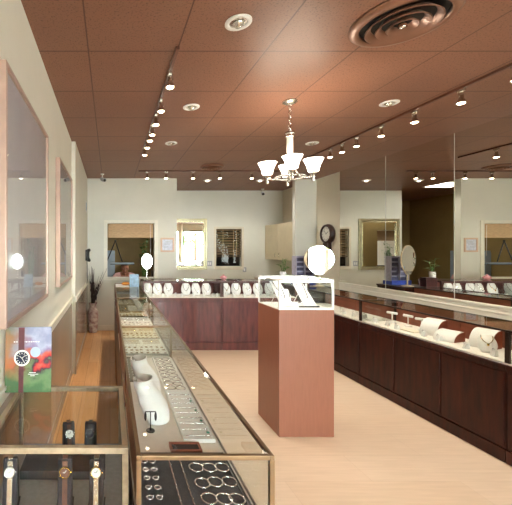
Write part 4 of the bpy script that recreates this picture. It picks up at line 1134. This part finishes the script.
rm = bo.modifiers.new('r', 'REMESH'); rm.mode = 'VOXEL'; rm.voxel_size = .0075; rm.use_smooth_shade = True
sm = bo.modifiers.new('sm', 'SMOOTH'); sm.factor = .5; sm.iterations = 2
dg = bpy.context.evaluated_depsgraph_get(); me = bpy.data.meshes.new_from_object(bo.evaluated_get(dg))
bo.modifiers.clear(); bo.data = me
if not me.materials: me.materials.append(M['skin'])
for s_ in (-1, 1):
    e_ = obj('eye', MB().ell((.032*s_,-.082,.012), .013, .008, .0075, 10, 8, None), 'eye', person, True); e_.data.transform(RH)
    e_ = obj('pupil', MB().ell((.032*s_,-.089,.010), .005, .003, .005, 8, 6), 'black', person, True); e_.data.transform(RH)
lp = obj('lips', MB().ell((0,-.094,-.062), .022, .006, .008, 10, 6), 'lips', person, True); lp.data.transform(RH)
gl = MB()
for s_ in (-1, 1):
    gl.torus((.033*s_,-.104,.010), .024, .0022, 20, 5, Matrix.Rotation(PI/2, 4, 'X'), .019).tube([(.057*s_,-.104,.014),(.082*s_,-.02,.012),(.082*s_,.02,.004)], .002, 5)
gl.tube([(-.010,-.105,.014),(.010,-.105,.014)], .002, 5)
g_ = obj('eyeglasses', gl, 'black', person); g_.data.transform(RH)
hr = MB()
rings = []
for i in range(9):
    a = PI*.08+ (PI/2-PI*.08)*i/8
    rings.append([V(max(math.cos(a),.02)*.086*math.cos(2*PI*k/24), .008+max(math.cos(a),.02)*.106*math.sin(2*PI*k/24), .03+.098*math.sin(a)+(.035*max(0,-math.sin(2*PI*k/24))*(1-i/8)) - (.07*max(0,math.sin(2*PI*k/24))*(1-i/8))) for k in range(24)])
hr.rings(rings)
h_ = obj('hair', hr, 'hair', person, True); h_.data.transform(RH)
def wide(ch, d): return [(p, r+d) for p, r in ch]
shirt = skin_mesh([wide(spine[:4], .016)+[(V(0,-.245,1.025),.085)]]+[wide(arm(s_)[:5], .013) for s_ in (-1, 1)], 1)
sb = MB(); sb.b.from_mesh(shirt); so = obj('shirt', sb, 'pinkcloth', person, True)
tr = skin_mesh([[(V(0,.0,.60),.128),(V(0,0,.53),.13)]]+[[(V(0,0,.53),.13)]+wide(leg(s_)[1:5], .012) for s_ in (-1, 1)], 1)
tb_ = MB(); tb_.b.from_mesh(tr); obj('trousers', tb_, 'slot', person, True)

# ------------------------------------------------------------------ camera, world, view
cam = bpy.data.cameras.new('camera'); co = bpy.data.objects.new('camera', cam); C.objects.link(co)
co.location = (0, 0, 1.6); co.rotation_euler = (PI/2, 0, 0)
cam.sensor_width = 36; cam.lens = 36*F/512; cam.shift_x = (256-110)/512; cam.shift_y = -(252.5-248)/512
cam.clip_start = .02
S.camera = co
wd = bpy.data.worlds.new('sky'); S.world = wd; wd.use_nodes = True
bg = wd.node_tree.nodes['Background']; bg.inputs[0].default_value = (.90,.96,1,1); bg.inputs[1].default_value = 31
for a, b in FWX:
    l = lamp('daylight_portal', 'AREA', ((a+b)/2, YF-.13, 1.5), 1, (1,1,1), (b-a, 2.3), (-PI/2, 0, 0))
    l.data.cycles.is_portal = True
S.view_settings.view_transform = 'Standard'; S.view_settings.look = 'None'
S.view_settings.exposure = .12; S.view_settings.gamma = 1
S.view_settings.use_curve_mapping = False
